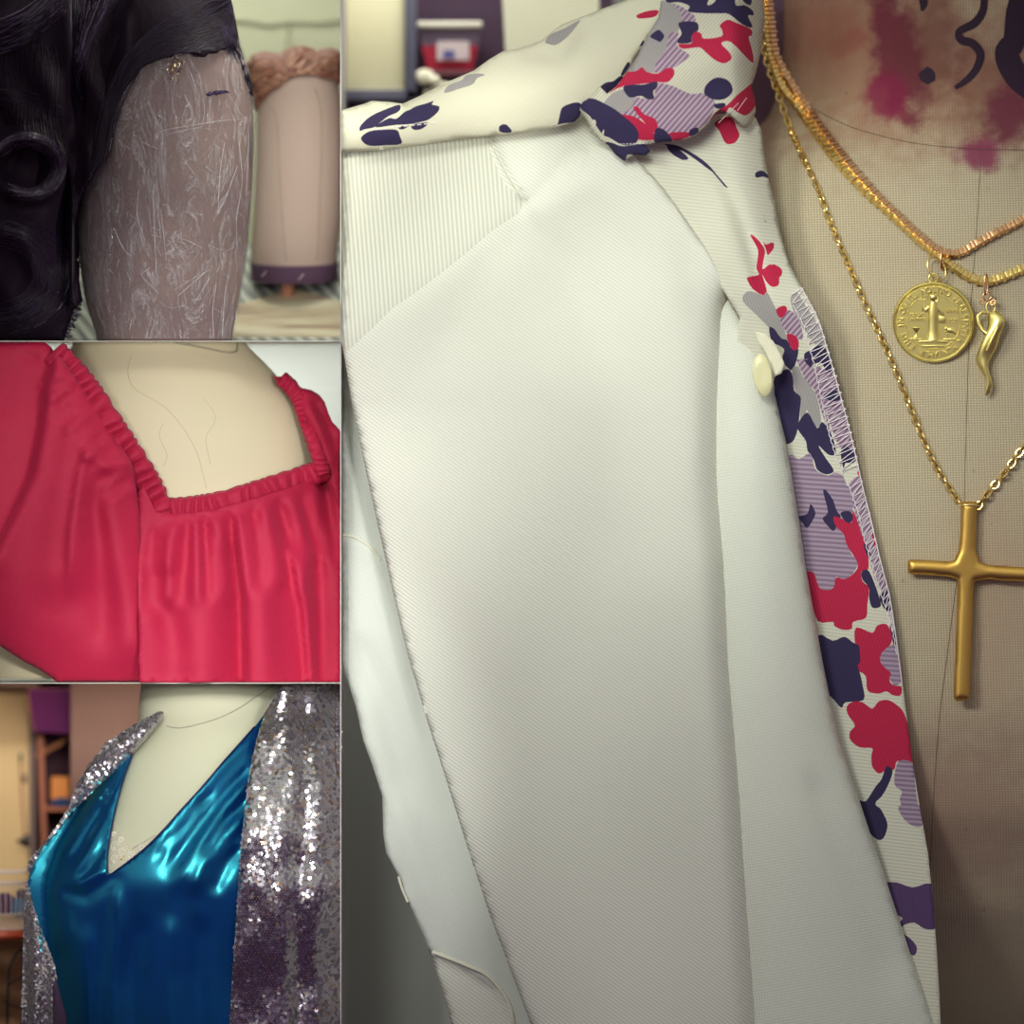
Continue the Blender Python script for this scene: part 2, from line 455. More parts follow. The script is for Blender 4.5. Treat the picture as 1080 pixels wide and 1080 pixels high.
def decal(name, polys, m, parent, fn, off=.0006, step=3.):
    mb = MB()
    for pl in polys:
        q = dens(pl, step); bb = len(q)
        a = np.asarray(q); gx, gy = np.meshgrid(np.arange(*sorted((a[:, 0].min(), a[:, 0].max())), step), np.arange(*sorted((a[:, 1].min(), a[:, 1].max())), step))
        gx = gx.ravel(); gy = gy.ravel(); dd, _, _ = segdist(gx, gy, q); k = inpoly(gx, gy, q) & (dd > step * .4)
        V = q + list(zip(gx[k], gy[k]))
        r = delaunay_2d_cdt([Vector((float(x), float(y))) for x, y in V], [(i, (i + 1) % bb) for i in range(bb)], [], 0, 1e-5)
        vv = [(p.x, p.y) for p in r[0]]; F = [f for f in r[2]]
        c = np.array([np.mean([vv[i] for i in f], 0) for f in F]); kk = inpoly(c[:, 0], c[:, 1], q)
        mb.add([(X(u), float(fn(u, v)) - off, Z(v)) for u, v in vv], [f for f, o_ in zip(F, kk) if o_])
    return mb.build(name, m, parent)
def ribbon(pts, ws):
    p = spline([(a[0], a[1], w) for a, w in zip(pts, ws)], 5); Lh = []; Rh = []
    for i, q in enumerate(p):
        a = p[max(i - 1, 0)]; c = p[min(i + 1, len(p) - 1)]
        d = np.array([c[0] - a[0], c[1] - a[1]]); d = d / (np.hypot(*d) + 1e-9); n_ = np.array([-d[1], d[0]]) * q[2] / 2
        Lh.append((q[0] + n_[0], q[1] + n_[1])); Rh.append((q[0] - n_[0], q[1] - n_[1]))
    return Lh + Rh[::-1]
decal('ink_mark', [ribbon([(1040, -12), (1039, 8), (1030, 22), (1014, 31), (1016, 40), (1028, 44), (1036, 55), (1032, 70), (1022, 82), (1009, 91)], [7, 8, 9, 8, 9, 9, 9, 8, 7, 4]),
                   ribbon([(1082, -10), (1074, 12), (1072, 40), (1064, 55), (1074, 78), (1090, 96)], [26, 22, 24, 26, 26, 20]),
                   ribbon([(972, -12), (976, 0), (974, 9)], [7, 9, 3]),
                   ribbon([(975, 72), (980, 78), (984, 85)], [12, 17, 9])], ink, t, form4.front, .0008)

pm = mat('felt_pin', (60, 30, 50), .6)

# ---------------------------------------------------------------- the white jacket
def Q(ox, oy, s, pts): return [(ox + x / s, oy + y / s) for x, y in pts]
J = thing('jacket', 'white twill jacket with navy, red and mauve flower print collar and facing', 'jacket', (X(600), .02, Z(1136)))
RID = [(553, 214), (520, 243), (470, 285), (415, 325), (358, 360)]
xr_ = lambda v: np.interp(v, [300, 500, 700, 850, 1080], [766, 765, 775, 789, 806])
xl_ = lambda v: np.interp(v, [150, 360, 430, 560, 690, 820, 960, 1080], [300, 300, 372, 400, 430, 470, 515, 560])
def d_lapel(u, v):
    y = np.full(len(u), -.034)
    t_ = np.clip((u - xl_(v)) / (xr_(v) - xl_(v)), 0, 1)
    low = ss(220, 420, v)
    y += -.022 * np.sin(PI * np.clip(t_, 0, 1)) ** .8 * low
    y += .030 * np.clip((u - (xr_(v) - 34)) / 34, 0, 1) ** 2 * ss(280, 340, v)
    d, tt, s_ = segdist(u, v, RID, False)
    above = (v < np.interp(u, [358, 415, 470, 520, 553, 620, 700], [360, 325, 285, 243, 214, 160, 150]))
    y += np.where(above, .030 * ss(0, 130, d), 0)
    y += ridge(u, v, RID, 22, -.0035, False)
    y += ridge(u, v, [(553, 214), (500, 300), (430, 420), (400, 520)], 14, .004, True, 40)
    y += ridge(u, v, [(556, 214), (600, 280), (650, 420), (690, 640)], 10, .004, True, 60)
    y += ridge(u, v, [(560, 210), (620, 185), (690, 250), (745, 330)], 18, -.003, True, 26)
    y += ridge(u, v, [(700, 240), (735, 300), (750, 420), (755, 600)], 16, .005, True, 20)
    y += step_fold(u, v, [(516, 140), (533, 178), (553, 214)], 1.2, .0045, 30, False)
    y += ridge(u, v, [(553, 214), (590, 188), (632, 158)], 9, .006, False, 18)
    y += .018 * ss(760, 1120, v) * ss(.3, 1, t_)
    y += .0012 * np.sin(u * .021 + v * .013) * low
    return y
lo = [(360.4, 140), (430, 138), (545, 125), (625, 118), (655, 150), (700, 200), (750, 270), (768, 300), (765, 400), (765, 500), (769, 600), (775, 700), (781, 775), (789, 850), (797, 960), (808, 1100),
      (568, 1100), (560, 1080), (515, 960), (492, 890), (470, 820), (449, 755), (430, 690), (414, 622), (400, 560), (385, 492), (372, 430), (364, 380), (360.4, 360)]
cloth('lapel', lo, d_lapel, [white_tw, white_rib, white_can], J, 6.5,
      [(1, [(350, 120), (518, 120), (518, 148), (553, 213), (520, 243), (470, 285), (415, 325), (350, 362)]), (0, [(518, 130), (632, 110), (650, 150), (553, 213)])], .0022, .004, 3.)
# dart stitching
mb = MB()
def surf_tube(mb, fn, pts, off, r, n=5, per=6):
    q = spline(pts, per); y = fn(np.array([a[0] for a in q]), np.array([a[1] for a in q]))
    mb.tube([Vector((X(a[0]), float(yy) - off, Z(a[1]))) for a, yy in zip(q, y)], r, n)
surf_tube(mb, d_lapel, [(515, 146), (533, 180), (552, 212)], .0004, .0007)
mb.build('dart_seam', mat('cream_seam', (224, 222, 200), .8), J)

def d_fold(u, v):
    xr = np.interp(v, [300, 372, 420, 500, 600, 700, 780, 840, 960, 1080, 1110], [765, 803, 818, 835, 850, 868, 885, 905, 945, 985, 996])
    t_ = np.clip((u - xr_(v)) / (xr - xr_(v) + 1e-6), 0, 1)
    y = -.012 - .020 * np.sin(PI * np.clip(t_ * .85 + .12, 0, 1)) * ss(300, 520, v)
    y += ridge(u, v, [(848, 800), (880, 880), (915, 950), (960, 1060)], 10, .004, True, 24)
    y += step_fold(u, v, [(800, 420), (812, 520), (830, 640), (850, 760)], 6, .002, 20)
    return y + .012 * ss(850, 1110, v)
cloth('front_edge', [(740, 290), (766, 303), (780, 330), (792, 352), (803, 372), (812, 398), (818, 420), (828, 462), (835, 500), (843, 550), (850, 600), (859, 650), (868, 700), (876, 740), (885, 780), (895, 812), (905, 840),
                     (918, 880), (930, 915), (945, 960), (965, 1020), (985, 1080), (992, 1100), (790, 1100), (775, 850), (760, 700), (750, 500)], d_fold, [white_can], J, 6, (), .002, .008, 4.)
def d_side(u, v):
    y = np.full(len(u), .016)
    y += step_fold(u, v, [(350, 562), (372, 566), (392, 578), (404, 594), (416, 640), (430, 700)], 1.4, -.006, 60, False)
    y += ridge(u, v, [(372, 660), (400, 740), (430, 860)], 10, .006, True, 16)
    y += ridge(u, v, [(385, 700), (420, 850), (470, 1000)], 12, -.004)
    y += .02 * ss(860, 1000, v) * ss(520, 440, u)
    y += step_fold(u, v, [(440, 996), (462, 1008), (492, 1024), (520, 1042), (545, 1084)], 1.2, .006, 50, False)
    return y
so = [(360.4, 345), (392, 345), (420, 550), (450, 690), (490, 820), (535, 960), (590, 1100), (482, 1100), (473, 1070), (464, 1040), (455, 1010), (438, 970), (426, 945), (420, 925), (407, 900), (404, 880), (403, 840), (392, 806), (383, 782), (375, 745), (366, 718), (360.4, 704)]
cloth('side_panel', so, d_side, [white_pl, white_tw], J, 6, [(1, [(455, 1006), (492, 1026), (525, 1046), (550, 1100), (470, 1100)])], .002, .005, 4.)
mb = MB()
surf_tube(mb, d_side, [(456, 1005), (475, 1012), (495, 1020), (512, 1028), (528, 1044), (538, 1062), (543, 1084)], .0012, .0019, 6)
hemm = mat('hem_cotton', (236, 234, 214), .8); mb.build('hem', hemm, J); mb = MB()
surf_tube(mb, d_side, [(362, 564), (374, 567), (390, 577), (401, 590)], .0016, .0012, 6)
mb.build('hem', hemm, J); mb = MB()
surf_tube(mb, d_side, [(420, 925), (424, 938), (430, 952)], .0010, .0014, 6)
mb.build('hem', hemm, J)

# --- collar leaf
def d_leaf(u, v):
    low = np.interp(u, [360, 420, 480, 540, 612, 640], [161, 157, 148, 142, 127, 120])
    top = np.interp(u, [360, 392, 425, 470, 530, 580, 640, 700], [118, 107, 110, 88, 55, 35, 8, -20])
    t_ = np.clip((v - top) / (low - top + 1e-6), 0, 1)
    y = -.030 - .024 * np.sin(PI * np.clip(t_, 0, 1) * .72 + .3)
    y += ridge(u, v, [(470, 80), (560, 78), (640, 40)], 18, .004) + ridge(u, v, [(545, 50), (590, 60), (610, 20)], 10, -.005)
    return y + .010 * ss(600, 680, u)
la = [(360.4, 117), (385, 110), (392, 107), (410, 108), (425, 110), (447, 100), (470, 88), (500, 75), (515, 64), (530, 55), (543, 53), (560, 48), (572, 43), (580, 36), (592, 27), (610, 20), (625, 14), (640, 8), (668, -2), (690, -20),
      (712, -20), (700, 20), (678, 50), (662, 76), (652, 92), (632, 108), (616, 112), (611, 124), (606, 129), (590, 134), (565, 139), (540, 142), (510, 145), (480, 148), (450, 153), (420, 157), (390, 160), (360.4, 161.5)]
pa = [(1, Q(360, 0, 6, p)) for p in (
    [(125, 800), (190, 740), (300, 690), (368, 668), (375, 695), (350, 720), (300, 742), (250, 780), (210, 812), (150, 825), (120, 835)],
    [(215, 812), (300, 755), (350, 758), (400, 715), (440, 698), (470, 680), (540, 660), (585, 645), (575, 668), (620, 680), (612, 715), (560, 760), (520, 775), (440, 792), (340, 798)],
    [(130, 872), (180, 838), (260, 828), (350, 828), (372, 868), (380, 916), (280, 925), (180, 928), (135, 900)],
    [(368, 808), (430, 800), (400, 822), (372, 825)], [(447, 797), (548, 780), (530, 810), (490, 828), (455, 825)],
    [(1000, 805), (1040, 792), (1078, 832), (1062, 845), (1005, 840)])]
pa += [(3, Q(360, 0, 6, [(650, 590), (680, 545), (760, 512), (790, 482), (860, 470), (910, 480), (860, 500), (830, 540), (740, 570), (680, 590)])),
       (3, Q(540, 0, 6, [(210, 270), (240, 225), (330, 185), (430, 132), (400, 180), (350, 240), (280, 290), (230, 285)])),
       (2, Q(540, 0, 6, [(790, 100), (860, 75), (925, 72), (905, 110), (830, 122), (795, 120)])),
       (1, Q(540, 0, 6, [(250, 803), (285, 795), (300, 740), (315, 690), (360, 665), (420, 655), (450, 690), (440, 765), (330, 785)])),
       (1, Q(540, 0, 6, [(545, 570), (590, 530), (640, 520), (690, 485), (720, 530), (650, 580), (600, 605), (550, 605)])),
       (1, Q(540, 0, 6, [(690, 470), (730, 400), (745, 420), (700, 485)])), (1, Q(540, 0, 6, [(800, 305), (830, 255), (838, 285)]))]
cloth('collar', la, d_leaf, NP, J, 5, pa, .0016, .004, 3.)
mb = MB()
for k in range(26):
    a = (397 + k * 2.4, 137.6 - k * .27)
    if k % 3 == 2: continue
    surf_tube(mb, d_leaf, [a, (a[0] + 2.2, a[1] - .3)], .0006, .0006, 5, 1)
mb.build('stitching', thread_w, J)

# --- collar fold at the neck
def d_neck(u, v):
    t_ = np.clip((u - 612) / 195, 0, 1)
    y = -.048 - .024 * np.sin(PI * t_) + .075 * np.clip((u - 768) / 40, 0, 1) ** 2
    y += ridge(u, v, [(660, 75), (700, 90), (770, 60), (800, 30)], 20, -.004)
    y += .010 * ss(120, 170, v)
    return y
lb = [(700, -20), (806, -20), (806, 0), (807, 22), (803, 52), (797, 78), (794, 86), (792, 92), (796, 104), (797, 118), (793, 130), (786, 136), (772, 124), (767, 120), (758, 118), (752, 124), (745, 134), (733, 144), (722, 148), (710, 150), (690, 152),
      (679, 153), (686, 160), (681, 165), (669, 164), (658, 171), (649, 164), (641, 154), (632, 148), (624, 138), (616, 124), (609, 114), (612, 106), (622, 104), (632, 92), (640, 100), (650, 92), (662, 76), (672, 60), (682, 40), (694, 20)]
A3 = lambda p: Q(660, 0, 6, p); A2 = lambda p: Q(540, 0, 6, p)
pb = [(4, A3([(200, 30), (330, 45), (400, 90), (430, 110), (430, 150), (330, 160), (330, 230), (320, 280), (330, 310), (400, 360), (360, 400), (300, 440), (220, 470), (180, 470), (60, 470), (-20, 470), (-20, 400), (90, 280), (150, 150)])),
      (3, A3([(215, 20), (300, 45), (350, 110), (330, 200), (270, 230), (250, 330), (190, 400), (160, 470), (-20, 480), (-20, 400), (90, 280), (150, 150)])),
      (4, A3([(-150, 690), (-90, 600), (20, 570), (60, 620), (170, 630), (190, 540), (280, 550), (370, 590), (420, 605), (500, 600), (560, 650), (555, 700), (520, 770), (450, 830), (390, 850), (270, 850), (200, 820), (150, 770), (40, 760), (-60, 740)])),
      (3, A3([(-150, 690), (-90, 600), (0, 575), (60, 620), (20, 700), (-60, 730)])),
      (1, A3([(250, -60), (520, -60), (510, 40), (560, 20), (590, -60), (680, -60), (690, 40), (750, 40), (800, 70), (805, 100), (770, 105), (800, 175), (740, 165), (650, 100), (590, 95), (500, 95), (390, 85), (400, 50), (330, 25), (255, 25)])),
      (1, A3([(730, -50), (790, -50), (790, 35), (740, 15)])),
      (1, A3([(330, 155), (440, 150), (455, 200), (415, 235), (410, 280), (330, 285), (325, 260), (350, 220)])),
      (1, A3([(150, 240), (200, 200), (225, 215), (240, 240), (215, 275), (190, 265)])),
      (1, A3([(490, 590), (510, 540), (570, 500), (640, 515), (670, 560), (665, 600), (620, 635), (560, 640), (510, 620)])),
      (1, A3([(555, 670), (620, 660), (620, 690), (570, 695)])),
      (2, A3([(-110, 600), (-40, 530), (-20, 470), (60, 460), (100, 435), (130, 465), (200, 475), (260, 440), (300, 450), (300, 490), (260, 530), (190, 530), (110, 540), (40, 545), (0, 550), (-60, 570)])),
      (1, A3([(-20, 560), (40, 545), (110, 545), (190, 525), (195, 560), (170, 590), (175, 635), (130, 635), (90, 615), (20, 625)])),
      (2, A3([(-60, 730), (0, 735), (60, 750), (130, 800), (190, 870), (190, 890), (110, 895), (60, 880), (0, 800)])),
      (2, A3([(45, 695), (75, 685), (110, 730), (180, 760), (200, 810), (180, 850), (120, 790)])),
      (2, A3([(270, 850), (390, 845), (400, 870), (320, 900), (290, 890)])),
      (2, A3([(330, 290), (410, 285), (415, 235), (440, 210), (475, 225), (490, 255), (600, 240), (605, 200), (590, 170), (640, 135), (700, 155), (790, 190), (795, 230), (775, 240), (800, 330), (805, 400), (760, 370), (660, 275), (600, 285), (650, 340), (665, 380), (620, 410), (560, 390), (500, 340), (460, 310), (360, 320)])),
      (2, A3([(820, 520), (840, 600), (820, 670), (760, 735), (700, 715), (650, 690), (600, 780), (530, 780), (560, 720), (640, 670), (700, 610), (760, 560)])),
      (1, A3([(190, 820), (240, 830), (290, 885), (280, 905), (190, 915), (175, 880)])), (1, A3([(400, 830), (450, 815), (455, 845), (405, 870)])),
      (1, A2([(430, 665), (460, 635), (510, 630), (570, 655), (650, 700), (700, 740), (770, 800), (800, 860), (780, 912), (700, 925), (620, 880), (575, 860), (530, 800), (490, 740), (440, 700)])),
      (0, A2([(505, 770), (525, 765), (530, 790), (515, 810), (505, 795)])), (0, A2([(560, 880), (575, 830), (582, 835), (572, 885)])),
      (1, A2([(590, 905), (640, 912), (700, 932), (840, 915), (872, 950), (860, 985), (790, 990), (730, 985), (710, 1030), (650, 990), (605, 950)]))]
NB = list(NP); NB[0] = cream_b
cloth('collar_fold', lb, d_neck, NB, J, 4.5, pb, .0016, .004, 3.)
mb = MB()
for k in range(22):
    p0 = np.array((650.0, 153.0)); p1 = np.array((688.0, 152.5)); a = p0 + (p1 - p0) * k / 22
    if k % 2 == 0: surf_tube(mb, d_neck, [tuple(a), (a[0] + 1.6, a[1])], .0007, .0005, 5, 1)
mb.build('stitching', thread_w, J)
for a, b2 in (((757, 131), (778, 110)), ((777, 118), (787, 104))):
    mb = MB(); surf_tube(mb, d_neck, [a, b2], .0004, .0003, 5, 3); mb.build('thread', thread_w, J)

# --- printed facing
redge = [(786, 118), (797, 124), (803, 136), (806, 160), (811, 190), (817, 212), (823, 245), (832, 278), (845, 303), (862, 335), (871, 362), (882, 400), (893, 440), (903, 480), (912, 520), (920, 552), (930, 595), (938, 625), (943, 655), (948, 690), (952, 720), (956, 752), (962, 800), (970, 850), (979, 900), (984, 950), (988, 1000), (991, 1050), (993, 1100)]
ledge = [(620, 135), (650, 168), (668, 185), (690, 209), (706, 232), (722, 254), (745, 282), (766, 312), (780, 335), (770, 420), (790, 520), (800, 640), (830, 780), (880, 900), (930, 1010), (960, 1100)]
def d_fac(u, v):
    xr = np.interp(v, [p[1] for p in redge], [p[0] for p in redge])
    y = -.026 + .022 * ss(260, 480, v)
    y = y + .030 * np.clip((u - (xr - 45)) / 45, 0, 1.2) ** 2 * ss(360, 200, v)
    y = y - .010 * ss(160, 260, v) * np.exp(-((u - (xr - 60)) / 26) ** 2) * ss(420, 300, v)
    y += ridge(u, v, [(745, 160), (775, 215), (800, 290), (822, 330)], 8, .005)
    y += .0008 * np.sin(v * .9 + u * .35) * np.exp(-((u - (xr - 25)) / 22) ** 2) * ss(330, 250, v)
    f = form4.front(u, v)
    return np.minimum(y + .010 * ss(300, 520, v), f - .010)
A4 = lambda p: Q(690, 120, 6, p); A5 = lambda p: Q(760, 240, 6, p); A6 = lambda p: Q(780, 380, 6, p); A7 = lambda p: Q(800, 520, 6, p); A8 = lambda p: Q(820, 680, 6, p); C1 = lambda p: Q(850, 850, 4.7, p)
pf = [(1, A4([(60, 195), (130, 200), (205, 232), (295, 288), (355, 340), (400, 395), (462, 467), (440, 458), (370, 375), (330, 345), (250, 285), (180, 240), (110, 215)])),
      (1, A4([(80, 205), (130, 215), (170, 240), (215, 285), (180, 295), (130, 270), (95, 240)])),
      (2, A4([(380, 60), (480, 20), (520, 90), (538, 140), (510, 185), (465, 195), (440, 175), (410, 110)])), (2, A4([(540, 0), (600, -20), (620, 0), (585, 18)])),
      (1, A4([(640, 375), (680, 360), (720, 385), (732, 412), (690, 398), (645, 405)])),
      (3, A4([(688, 632), (700, 650), (696, 655)])), (3, A4([(690, 672), (712, 680), (705, 692)])),
      (2, A5([(185, 48), (220, 65), (260, 110), (280, 150), (270, 210), (265, 265), (310, 235), (350, 260), (370, 330), (360, 370), (320, 375), (285, 340), (262, 300), (290, 400), (265, 430), (200, 390), (165, 330), (175, 315), (240, 300), (225, 260), (235, 180), (230, 130)])),
      (2, A5([(265, 85), (285, 110), (330, 95), (335, 130), (310, 165), (295, 175), (285, 140)])), (2, A5([(325, 235), (350, 240), (385, 265), (385, 300), (362, 320), (350, 275)])),
      (3, A5([(150, 420), (190, 405), (265, 432), (290, 410), (330, 480), (380, 590), (415, 690), (420, 720), (380, 700), (310, 640), (230, 560), (140, 470)])),
      (4, A5([(370, 570), (420, 525), (460, 540), (500, 600), (520, 680), (510, 710), (430, 680), (400, 640)])),
      (2, A5([(350, 520), (400, 495), (420, 520), (400, 560), (370, 570)])),
      (3, A5([(440, 450), (480, 410), (540, 500), (620, 620), (660, 740), (600, 740), (560, 700), (510, 620), (460, 530)])),
      (1, A5([(305, 635), (340, 645), (380, 700), (420, 715), (450, 770), (490, 770), (480, 840), (450, 905), (400, 860), (390, 820), (400, 770), (350, 740), (320, 720)])),
      (2, A5([(415, 680), (460, 680), (490, 710), (490, 765), (450, 770)])),
      (1, A5([(530, 800), (560, 780), (640, 745), (690, 820), (715, 900), (690, 935), (660, 900), (640, 860), (600, 860), (560, 880), (530, 850)])),
      (4, A5([(480, 840), (520, 860), (570, 960), (620, 1080), (720, 1080), (700, 940), (600, 880), (620, 1000), (560, 1000)])),
      (4, A6([(370, 0), (450, 0), (470, 60), (500, 160), (520, 240), (560, 380), (580, 460), (560, 440), (520, 330), (480, 200), (420, 100)])),
      (3, A6([(330, 60), (370, 40), (400, 100), (480, 210), (510, 330), (515, 390), (490, 425), (450, 370), (425, 310), (415, 375), (385, 375), (385, 240), (350, 190)])),
      (1, A6([(220, 110), (300, 55), (335, 100), (345, 190), (385, 230), (385, 290), (375, 380), (365, 450), (340, 510), (300, 530), (250, 500), (230, 430), (205, 360), (205, 260), (220, 200)])),
      (1, A6([(370, 400), (430, 330), (490, 430), (520, 390), (560, 430), (590, 490), (610, 570), (600, 600), (560, 595), (500, 540), (540, 610), (595, 690), (580, 715), (540, 720), (490, 690), (470, 630), (430, 570), (420, 510), (370, 440)])),
      (4, A6([(460, 60), (590, 90), (640, 260), (740, 560), (640, 560), (560, 360), (500, 180)])),
      (1, A6([(530, 220), (610, 190), (640, 240), (600, 260), (560, 250)])), (1, A6([(640, 590), (660, 540), (700, 560), (740, 610), (720, 650), (670, 650), (660, 690)])), (1, A6([(410, 0), (455, 0), (455, 40), (440, 40)])),
      (5, A6([(285, 640), (330, 595), (375, 625), (450, 590), (480, 690), (560, 730), (600, 710), (660, 740), (700, 880), (720, 960), (760, 1200), (360, 1200), (320, 900), (290, 760)])),
      (5, A7([(200, -40), (590, -40), (600, 90), (470, 150), (520, 240), (560, 300), (570, 360), (620, 420), (630, 450), (590, 520), (540, 550), (490, 530), (480, 600), (420, 620), (380, 590), (350, 510), (300, 490), (270, 320)])),
      (4, A6([(700, 770), (770, 730), (800, 760), (870, 1080), (870, 1200), (780, 1200), (740, 1000), (710, 880)])), (4, A7([(600, 0), (700, 10), (760, 240), (830, 610), (760, 600), (690, 380), (640, 200)])),
      (2, A6([(745, 710), (775, 695), (800, 760), (780, 770)])),
      (1, A6([(375, 990), (430, 970), (450, 910), (480, 960), (470, 1000), (430, 1060), (400, 1030)])),
      (1, A6([(530, 835), (545, 820), (590, 880), (615, 950), (640, 990), (620, 1040), (595, 1080), (560, 1050), (525, 1000), (560, 960)])),
      (2, A7([(475, 150), (520, 160), (590, 190), (600, 110), (650, 250), (690, 380), (695, 480), (650, 500), (660, 560), (700, 600), (690, 700), (680, 790), (600, 815), (590, 860), (530, 865), (480, 840), (470, 815), (375, 810), (330, 650), (295, 510), (350, 505), (380, 590), (420, 615), (475, 600), (490, 535), (540, 545), (590, 520), (630, 450), (560, 330), (540, 260), (490, 210)])),
      (1, A7([(520, 125), (575, 115), (600, 150), (580, 190), (545, 175)])),
      (2, A7([(720, 260), (745, 240), (780, 280), (790, 350), (750, 360), (725, 310)])),
      (1, A7([(650, 505), (690, 485), (730, 560), (770, 680), (770, 720), (720, 725), (700, 660), (700, 600), (660, 550)])), (1, A7([(765, 650), (830, 620), (850, 690), (845, 740), (800, 740)])), (1, A7([(665, 330), (690, 330), (710, 400), (690, 400)])),
      (1, A7([(830, 845), (860, 840), (880, 960), (890, 1060), (870, 1060), (850, 940)])),
      (2, A7([(620, 850), (720, 885), (750, 840), (810, 830), (845, 900), (835, 960), (780, 1010), (770, 1080), (760, 1120), (620, 1120), (640, 1010), (610, 940)])),
      (2, A8([(480, 0), (690, -20), (700, 30), (650, 80), (665, 130), (720, 180), (710, 230), (740, 260), (785, 265), (780, 320), (730, 320), (690, 295), (640, 310), (570, 290), (560, 200), (510, 160), (500, 90), (520, 40)])),
      (5, A8([(650, 80), (680, 30), (745, 0), (770, 100), (785, 200), (780, 240), (740, 260), (710, 210), (720, 180), (665, 130)])),
      (1, A7([(380, 900), (470, 935), (540, 910), (590, 940), (640, 1000), (620, 1100), (400, 1100)])), (1, A8([(260, 0), (490, -10), (520, 50), (500, 100), (520, 170), (540, 260), (545, 350), (430, 365), (405, 400), (340, 330), (230, 240)])),
      (2, A8([(440, 390), (480, 360), (540, 365), (600, 405), (640, 360), (700, 350), (760, 385), (800, 430), (830, 520), (850, 640), (855, 750), (760, 735), (740, 790), (680, 800), (640, 815), (600, 770), (595, 700), (600, 655), (520, 650), (460, 600), (460, 550), (490, 510), (445, 440)])),
      (5, A8([(765, 740), (860, 750), (870, 850), (880, 960), (900, 1120), (820, 1110), (775, 980), (790, 930), (740, 880)])),
      (1, A8([(690, 770), (730, 800), (700, 890), (660, 960), (620, 1010), (680, 1100), (500, 1100), (515, 990), (560, 990), (620, 900), (660, 850)])),
      (1, C1([(240, 0), (350, 0), (390, 50), (405, 100), (385, 160), (350, 165), (290, 100)])), (5, C1([(460, 0), (570, 0), (580, 90), (545, 105), (490, 70)])),
      (6, C1([(365, 385), (450, 380), (530, 405), (620, 385), (645, 480), (650, 600), (590, 610), (540, 580), (490, 590), (470, 620), (520, 660), (550, 700), (540, 740), (500, 720), (440, 610), (480, 560), (440, 530), (380, 440)]))]
NF = list(NP); NF[0] = rib_f
cloth('facing', redge + ledge[::-1], d_fac, NF, J, 4.5, pf, .0014, 0, label='printed facing strip with flowers')
# overlocked edge
inner = [(836, 322), (848, 345), (854, 368), (860, 390), (866, 420), (873, 452), (881, 480), (889, 500), (893, 505), (905, 540), (912, 570), (921, 600), (931, 632), (942, 668), (946, 690)]
iu = [p[1] for p in inner]; ix = [p[0] for p in inner]
mb = MB(); vq = 312.; k = 0; zz = []
while vq < 668:
    xi = np.interp(vq, iu, ix) if vq > 322 else 834 + (vq - 312) * .2; xo = np.interp(vq - 7, [p[1] for p in redge], [p[0] for p in redge]) - .6
    zz += [(xi + random.uniform(-.6, .6), vq), (xo, vq - 7 + random.uniform(-1, 1)), (xo - .5, vq - 4.5 + random.uniform(-.6, .6))]
    vq += 8.4
    if 502 < vq < 512: 
        if len(zz) > 2: surf_tube(mb, d_fac, zz, .0010, .00052, 5, 4)
        zz = []; vq = 515
surf_tube(mb, d_fac, zz, .0010, .00052, 5, 4)
for a, b2 in ((0, 8), (8, len(inner))):
    q = [(x + (.5 if i % 2 else -.5), y) for i, (x, y) in enumerate(dens(inner[a:b2], 4, False))]
    surf_tube(mb, d_fac, q, .0011, .0005, 5, 3)
surf_tube(mb, d_fac, [(p[0] - .5, p[1]) for p in redge[8:21]], .0006, .0007, 5, 4)
mb.build('overlock_stitching', thread_w, J, label='white zigzag stitching')
# folded-in tab showing a yellowish button
btn = mat('pearl_button', (226, 222, 176), .35); 
mb = MB(); mb.lathe([(.001, -.0016), (.008, -.0024), (.0145, -.002), (.0165, 0), (.0145, .0022), (.001, .0022)], (0, 0, 0), 28, 0, 'y')
mb.v = [Vector((v.x * .62, v.y, v.z * 1.35)) for v in mb.v]; yb = -.036
mb.v = [Matrix.Rotation(-.15, 3, 'Y') @ v + P(804, 396, yb) for v in mb.v]
mb.build('button', btn, J, label='pale yellow button')
cloth('button_tab', [(796, 350), (806, 352), (815, 360), (822, 372), (827, 384), (824, 394), (817, 397), (813, 386), (807, 372), (800, 362)], lambda u, v: np.full(len(u), -.030), [cream], J, 3, (), .0012)
# back of the collar, standing behind the neck; shade there painted into its plum colour
cloth('back_collar', [(690, -30), (850, -30), (846, 40), (840, 90), (800, 160), (740, 180), (690, 140)], lambda u, v: .16 + .0004 * (u - 690) , [mat('shaded_collar_cloth', (112, 84, 104), .9)], J, 10, (), .003, label='inside of the collar behind the neck')
